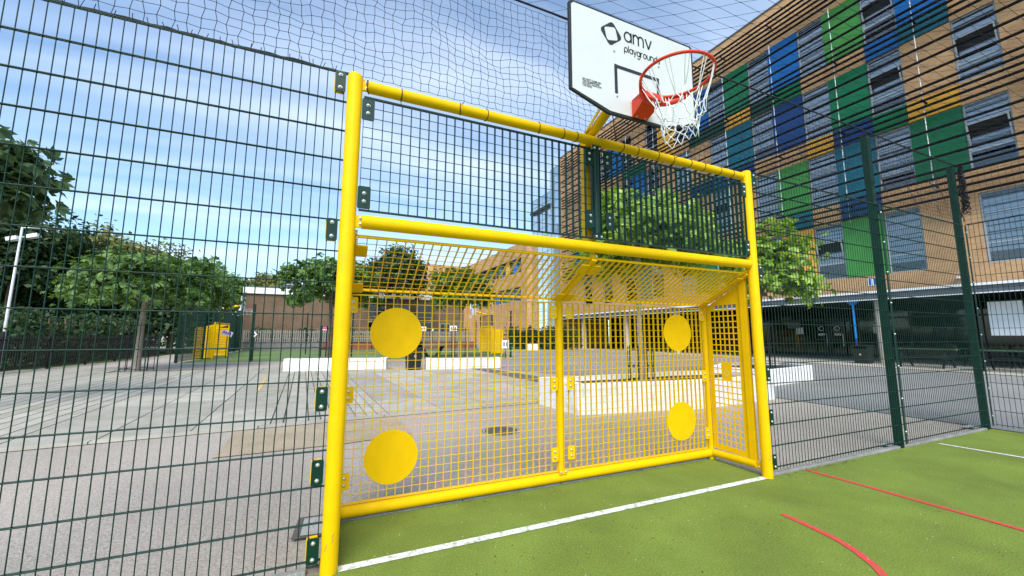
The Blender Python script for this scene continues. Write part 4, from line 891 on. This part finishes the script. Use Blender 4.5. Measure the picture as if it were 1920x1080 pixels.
# lamp column with floodlights
lx, ly = atpx(14, 15.5); t = thing('floodlight_column', (lx,ly,0), 'white floodlight column with two lamp heads at the left edge', 'lamp post')
MB().tube([(lx,ly,0),(lx+.02,ly,3),(lx+.05,ly,5.75)], [.055,.042,.034], 10).build('pole', 'whitesheet', t)
for dx, dz in ((-.16,5.25),(.42,5.42)):
    h = MB().obox((lx+dx,ly,dz),(.15,0,.05),(0,.13,0),(-.02,0,.07)).build('lamp_head', 'whitesheet', t); MB().tube([(lx+.04,ly,dz-.08),(lx+dx,ly,dz-.05)], .018, 6).build('lamp_arm', 'whitesheet', h)
MB().obox((lx+.75,ly,5.78),(.42,0,.02),(0,.08,0),(0,0,.035)).build('lantern', 'frame', t); MB().tube([(lx+.05,ly,5.72),(lx+.4,ly,5.78)], .018, 6).build('lantern_arm', 'whitesheet', t)
# railings at left
ra, rb = Vector((-11.2,15.0,0)), Vector((-10.7,29.5,0)); t = thing('railing', ra, 'dark metal bar railing along the left side of the yard', 'railing')
barm = MB().box((-.011,-.011,.08),(.011,.011,1.35)).mesh('bar', MAT['iron']); nb_ = 116
for i in range(nb_): p = ra+(rb-ra)*i/nb_; inst('bar', barm, t, p-ra)
for z in (.15,1.2): MB().bar(ra+Vector((0,0,z)),rb+Vector((0,0,z)),.03,.05).build('rail', 'iron', t)
for i in range(7): p = ra+(rb-ra)*i/6; MB().box((p.x-.04,p.y-.04,0),(p.x+.04,p.y+.04,1.5)).build('post', 'iron', t)

# ------------------------------------------------------------------ far pitch: goals, fence, signs
def far_goal(x, y, rz, label):
    t = thing('far_goal', (x,y,0), label, 'goal', 'far yellow goals', rz)      # open side faces local -Y, width along X
    w, h, d, hr = 3.2, 2.1, .9, 1.75
    B = lambda n, m, mat='yellow': m.build(n, mat, t, world=False)
    for s in (-1,1): B('post', MB().tube([(s*w/2,0,0),(s*w/2,0,2.15)], .05, 8)); B('upper_post', MB().box((s*w/2-.04,.0,2.152),(s*w/2+.04,.08,3.0)), 'greenpost'); B('rear_post', MB().tube([(s*w/2,d,0),(s*w/2,d,hr)], .04, 8)); B('side_rail', MB().tube([(s*w/2,0,.07),(s*w/2,d,.07)], .04, 6))
    B('crossbar', MB().tube([(-w/2,0,h),(w/2,0,h)], .045, 8)); B('top_bar', MB().tube([(-w/2,0,2.95),(w/2,0,2.95)], .03, 8), 'greenpost'); B('bottom_rail', MB().tube([(-w/2,d,.07),(w/2,d,.07)], .045, 6)); B('roof_rail', MB().tube([(-w/2,d,hr),(w/2,d,hr)], .04, 6))
    for nm, (a, b_) in dict(rear_mesh=((d,.1),(d,hr)), roof_mesh=((d,hr),(.03,h-.06))).items():
        m = MB()
        for i in range(1, 40): xx = -w/2+w*i/40; m.bar((xx,a[0],a[1]),(xx,b_[0],b_[1]),.012,.006)
        for j in range(1, 14): f = j/14; m.bar((-w/2,a[0]+(b_[0]-a[0])*f,a[1]+(b_[1]-a[1])*f),(w/2,a[0]+(b_[0]-a[0])*f,a[1]+(b_[1]-a[1])*f),.008,.008)
        B(nm, m)
    for s in (-1,1):
        m = MB()
        for j in range(16): z = .12+j*.11; m.box((s*w/2-.004,.05,z),(s*w/2+.004,d-.05,z+.088))
        for j in range(6): y_ = .05+j*(d-.1)/5.0; m.box((s*w/2-.006,y_-.015,.1),(s*w/2+.006,y_+.015,1.8))
        B('side_plate', m)
    m = MB()
    for i in range(40): xx = -w/2+w*i/40; m.box((xx-.004,-.004,h+.06),(xx+.004,.004,2.9))
    for j in range(12): z = h+.08+j*.068; m.box((-w/2,-.003,z),(w/2,.003,z+.008))
    B('upper_mesh', m, 'green')
    B('arm', MB().tube([(0,.05,3.05),(0,-.9,3.3)], .07, 8)); B('backboard', MB().box((-.6,-1.0,3.0),(.6,-.97,3.85)), 'whitesheet'); B('ring', MB().tube([(.23*math.cos(k*.5236),-1.35+.23*math.sin(k*.5236),3.1) for k in range(12)], .014, 6, closed=True), 'red')
    m = MB()
    for k in range(12): a = k*.5236; m.tube([(.23*math.cos(a),-1.35+.23*math.sin(a),3.1),(.13*math.cos(a+.25),-1.35+.13*math.sin(a+.25),2.7)], .006, 4)
    B('net', m, 'netw'); return t
far_goal(-6.9,27.2,math.pi/2,'small far yellow goal seen side on through the left fence')
far_goal(10.6,27.0,-math.pi/2-.05,'small far yellow goal seen through the goal netting at centre')
def far_fence(p, q, label, dens=.11, h=3.0):
    p, q = Vector((*p,0)), Vector((*q,0)); t = thing('far_fence', p, label, 'fence', 'fences of the far pitch'); L_ = (q-p).length; n = max(1, round(L_/2.6)); d = (q-p)/L_
    for i in range(n+1): c = p+d*L_*i/n; MB().box((c.x-.05,c.y-.05,0),(c.x+.05,c.y+.05,h+.15)).build('post', 'greenpost', t)
    m = MB(); k = int(L_/dens)
    for i in range(k): c = p+d*(L_*i/k); m.bar(c+Vector((0,0,.05)),c+Vector((0,0,h)),.010,.010,tuple(d))
    for j in range(16): m.bar(p+Vector((0,0,.05+j*.197)),q+Vector((0,0,.05+j*.197)),.012,.012)
    o = m.build('mesh', 'green', t); o['kind'] = 'stuff'
far_fence((-7.5,22.0),(-7.3,25.3),'green fence left of the small far goal at left',.05); far_fence((-7.9,29.2),(-8.2,39),'green fence behind the far goal at left',.05)
for (px, yy) in ((478,21.9),(578,30),(663,21.8),(700,38),(958,21.0),(893,38)):
    tt = (px-960)/FPX; dd = (yy-CAMY)/(math.cos(YAW)-tt*math.sin(YAW)); x, y = atpx(px, dd); t = thing('far_post', (x,y,0), {478:'slim green post of the far pitch carrying a small blue sign',578:'slim green post on the back edge of the far pitch',663:'slim green post just right of the left yellow post',700:'slim green post behind the upper left round target',958:'slim dark green post right of the farther centre goal',893:'slim dark post behind the farther centre goal'}[px], 'post', 'slim posts of the far pitch')
    MB().box((x-.04,y-.04,0),(x+.04,y+.04,3.0)).build('shaft', 'greenpost', t); MB().box((x-.05,y-.05,3.0),(x+.05,y+.05,3.03)).build('cap', 'black', t)
def sign(px, py, d, w, h, mat, label, tilt=0, marks=None, leg=True):
    x, y = atpx(px, d); z = CAMZ+(630-py)/FPX*d; t = thing('sign_board', (x,y,z), label, 'sign', 'small signs round the far pitch', -YAW*.6)
    c, s = math.cos(tilt), math.sin(tilt); b = MB().obox((0,0,0),(w/2*c,0,w/2*s),(0,.015,0),(-h/2*s,0,h/2*c)); b.build('board', mat, t, world=False)
    if marks:
        m = MB()
        for k in range(marks[1]):
            f = (k+.5)/marks[1]-.5; m.obox((w*.8*f*c,-.018,w*.8*f*s),(w*.25/marks[1]*c,0,w*.25/marks[1]*s),(0,.002,0),(-h*.24*s,0,h*.24*c))
        m.build('print', marks[0], t, world=False)
    if leg: MB().box((-.02,.016,-z+.0),(.02,.05,h*.4)).build('stake', 'iron', t, world=False)
sign(430,627,24,.62,.30,'purple','tilted lilac sign beside the far goal at left',-.35,('navy',4)); sign(480,629,21.8,.24,.24,'whitesheet','small tilted sign with dark blue square on slim post',.75,('navy',1)); sign(537,614,41,.95,.55,'whitesheet','blank white sign above the picket fence'); sign(549,619,40.5,.60,.40,'amber','amber sign next to the white sign above the picket fence',0,('whitesheet',3)); sign(611,619,40,.55,.40,'pink','pink sign just left of the left yellow post',0,('whitesheet',3)); sign(795,618,36,.5,.4,'whitesheet','white notice right of the upper left round target',0,('stone',2)); sign(812,620,36,.26,.32,'signgreen','small green and white notice beside the white one',0,('whitesheet',1)); sign(851,617,34,.6,.45,'whitesheet','white notice with dark bars near the slim tree trunk',0,('iron',3)); sign(948,646,24,.42,.5,'whitesheet','white notice low beside the farther centre goal',0,('stone',2))
# low wall with picket fence
lw = thing('low_wall', (0,39.6,0), 'low grey and red wall at the back of the far pitch', 'wall'); MB().box((-8.2,39.5,0),(-1.6,39.8,.72)).build('stone_length', 'stone', lw); MB().box((-1.598,39.5,0),(14,39.8,.66)).build('brick_length', 'redwall', lw); MB().box((-8.2,39.44,.722),(14,39.86,.80)).build('coping', 'stone', lw)
pf = thing('picket_fence', (0,39.7,.8), 'grey wooden picket fence on the low wall', 'fence'); pk = MB().add([(-.055,-.012,0),(.055,-.012,0),(.055,.012,0),(-.055,.012,0),(-.055,-.012,.98),(.055,-.012,.98),(.055,.012,.98),(-.055,.012,.98),(0,0,1.06)], [(0,1,5,4),(1,2,6,5),(2,3,7,6),(3,0,4,7),(4,5,8),(5,6,8),(6,7,8),(7,4,8)]).mesh('picket', MAT['timber'])
for i in range(120): inst('picket', pk, pf, (-8.1+i*.18,0,0), (0,random.uniform(-.02,.02),0))
for z in (.2,.8): MB().box((-8.1,39.72,.8+z),(13.6,39.76,.88+z)).build('rail', 'timber', pf)
# hedge foliage
def hedge(x0, y0, x1, y1, h, w, n, mat, label, seed, leaf=.2):
    rg = np.random.default_rng(seed); f = rg.random(n); P = np.stack([x0+(x1-x0)*f, y0+(y1-y0)*f, rg.random(n)**.8*h*(.85+.15*np.sin(f*23))], 1); P += rg.normal(size=(n,3))*np.array([w*.35,w*.35,.06]); c = np.array([(x0+x1)/2,(y0+y1)/2,0]); P -= c
    nr = rg.normal(size=(n,3))+np.array([0,-.4,.6]); nr /= np.linalg.norm(nr,axis=1,keepdims=True); t_ = np.cross(nr, rg.normal(size=(n,3))); t_ /= np.linalg.norm(t_,axis=1,keepdims=True); b_ = np.cross(nr,t_); s = leaf*rg.uniform(.6,1.3,n)[:,None]
    V = np.stack([P,P+t_*s*.6+b_*s*.3,P+t_*s,P+t_*s*.6-b_*s*.3],1).reshape(-1,3); F = np.arange(n*4).reshape(-1,4); t = thing('hedge', tuple(c), label, 'hedge', 'hedges')
    o = bpy.data.objects.new('foliage', npmesh('foliage', V, F, MAT[mat])); COL.objects.link(o); o.parent = t
    m = MB(); k = int(math.hypot(x1-x0,y1-y0)/.6)
    for i in range(k): q = i/k; X_, Y_ = x0+(x1-x0)*q-c[0], y0+(y1-y0)*q-c[1]; m.tube([(X_,Y_,0),(X_+.05,Y_,h*.5),(X_-.05,Y_+.05,h*.85)], .03, 5)
    m.build('stems', 'bark', t, world=False)
hedge(-8,40.6,6,40.6,2.0,.8,6000,'leafC','dark hedge behind the grey picket fence',71,.25)
a, c = atpx(955,42), atpx(1075,40); hedge(a[0],a[1],c[0],c[1],2.3,1.2,5000,'leafC','dark green hedge right of the farther centre goal',72,.28)
hedge(-13.2,16,-13.0,34,2.6,1.4,7000,'leafC','dark shrub belt behind the left railings',73,.26)
a, c = atpx(988,36), atpx(1005,36); t = thing('white_block', (a[0],a[1],0), 'small white block in front of the dark hedge', 'block'); MB().box((a[0],a[1]-.3,0),(c[0]+.3,a[1]+.3,.62)).build('block', 'planter', t, bevel=.03)

a, c = atpx(-150,40), atpx(470,50); hedge(a[0],a[1],c[0],c[1],5.2,2.2,9000,'leafC','dark far belt of shrubs closing the view behind the left trees',74,.5)
# low brick building at the back
bk = thing('brick_building', (-8.9,43.0,0), 'low brown brick building with white fascia behind the picket fence', 'building')
MB().box((-8.9,43.0,0),(13.5,52,5.5)).build('wall', 'brickfar', bk); MB().box((-9.1,42.8,5.502),(13.7,52.2,6.1)).build('fascia', 'whitesheet', bk); MB().box((-9.1,42.8,6.102),(13.7,52.2,6.2)).build('roof', 'fascia', bk)
MB().box((-6.3,45,6.202),(4,51,6.75)).build('roof_box', 'fascia', bk); MB().box((-6.35,44.95,6.752),(4.05,51.05,6.85)).build('roof_box_rim', 'frame', bk)
for x, z0, w_, h_ in ((2.6,.9,1.9,2.0),(5.2,.9,1.9,2.0),(7.8,.9,1.9,2.0),(2.6,3.4,1.9,1.5),(5.2,3.4,1.9,1.5),(7.8,3.4,1.9,1.5),(10.6,1.2,1.2,1.6)):
    f = MB().box((x,42.94,z0),(x+.07,42.998,z0+h_)).box((x+w_-.07,42.94,z0),(x+w_,42.998,z0+h_)).box((x+.07,42.94,z0),(x+w_-.07,42.998,z0+.07)).box((x+.07,42.94,z0+h_-.07),(x+w_-.07,42.998,z0+h_)).box((x+w_/2-.03,42.945,z0+.07),(x+w_/2+.03,42.997,z0+h_-.07)).build('window', 'frame', bk); MB().box((x+.06,42.96,z0+.06),(x+w_-.06,42.985,z0+h_-.06)).build('pane', 'glassdark', f)
x, y = atpx(458, 42); t = thing('rain_pipe', (x,y,0), 'white rain pipe on the corner of the low brick building', 'pipe'); MB().tube([(x,y-.1,0),(x,y-.1,5.4)], .06, 8).build('pipe', 'whitesheet', t)

# ------------------------------------------------------------------ small debris on turf and tarmac
b = MB(); rg = random.Random(9)
for i in range(900):
    if i < 600: x, y, z = rg.uniform(-1.2,7.5), -abs(rg.gauss(0,1.1))+.05, .004
    elif i < 740: x, y, z = rg.uniform(.06,3.9), rg.uniform(.35,.64), .004
    else: x, y, z = rg.choice((rg.uniform(4.2,5.4),rg.uniform(4.2,9.0))), rg.gauss(-.03,.05), .006
    if 0 < y and not (.05 < x < 3.9): y = -y
    l = rg.uniform(.004,.014)*(1.6 if i > 740 else 1); a = rg.uniform(0,6.28); d = Vector((math.cos(a),math.sin(a),0)); s = Vector((-d.y,d.x,0))*rg.uniform(.25,.6); p = Vector((x,y,z))
    b.add([p, p+d*l*.5+s*l+Vector((0,0,.003)), p+d*l+Vector((0,0,.002)), p+d*l*.5-s*l+Vector((0,0,.001))], [(0,1,2,3)])
tag(b.build('leaf_litter', 'litter'), 'dry leaf crumbs and grit scattered on the green turf', 'leaf litter', kind='stuff')
b = MB()
for i in range(240):
    x, y = rg.uniform(-4,8.5), rg.uniform(.4,4.2); l = rg.uniform(.005,.013); a = rg.uniform(0,6.28); p = Vector((x,y,-.017)); b.sphere(p, l*.6, nu=5, nv=3)
tag(b.build('loose_chippings', 'kerb'), 'pale loose chippings on the pinkish tarmac', 'chippings', kind='stuff')

b = MB()
for i in range(520):
    x, y = rg.uniform(-.5,8.8), -abs(rg.gauss(0,1.2))
    if i < 120: x, y = rg.uniform(.06,3.9), rg.uniform(.05,.62)
    l = rg.uniform(.002,.006); a = rg.uniform(0,6.28); d = Vector((math.cos(a),math.sin(a),0)); q = Vector((-d.y,d.x,0)); p = Vector((x,y,.0045)); b.add([p,p+d*l+q*l*.4,p+d*l*1.6+Vector((0,0,.002)),p+d*l-q*l*.5], [(0,1,2,3)])
tag(b.build('pale_grit', 'whitesheet'), 'pale sand grains and grit specks on the green turf', 'grit', kind='stuff')
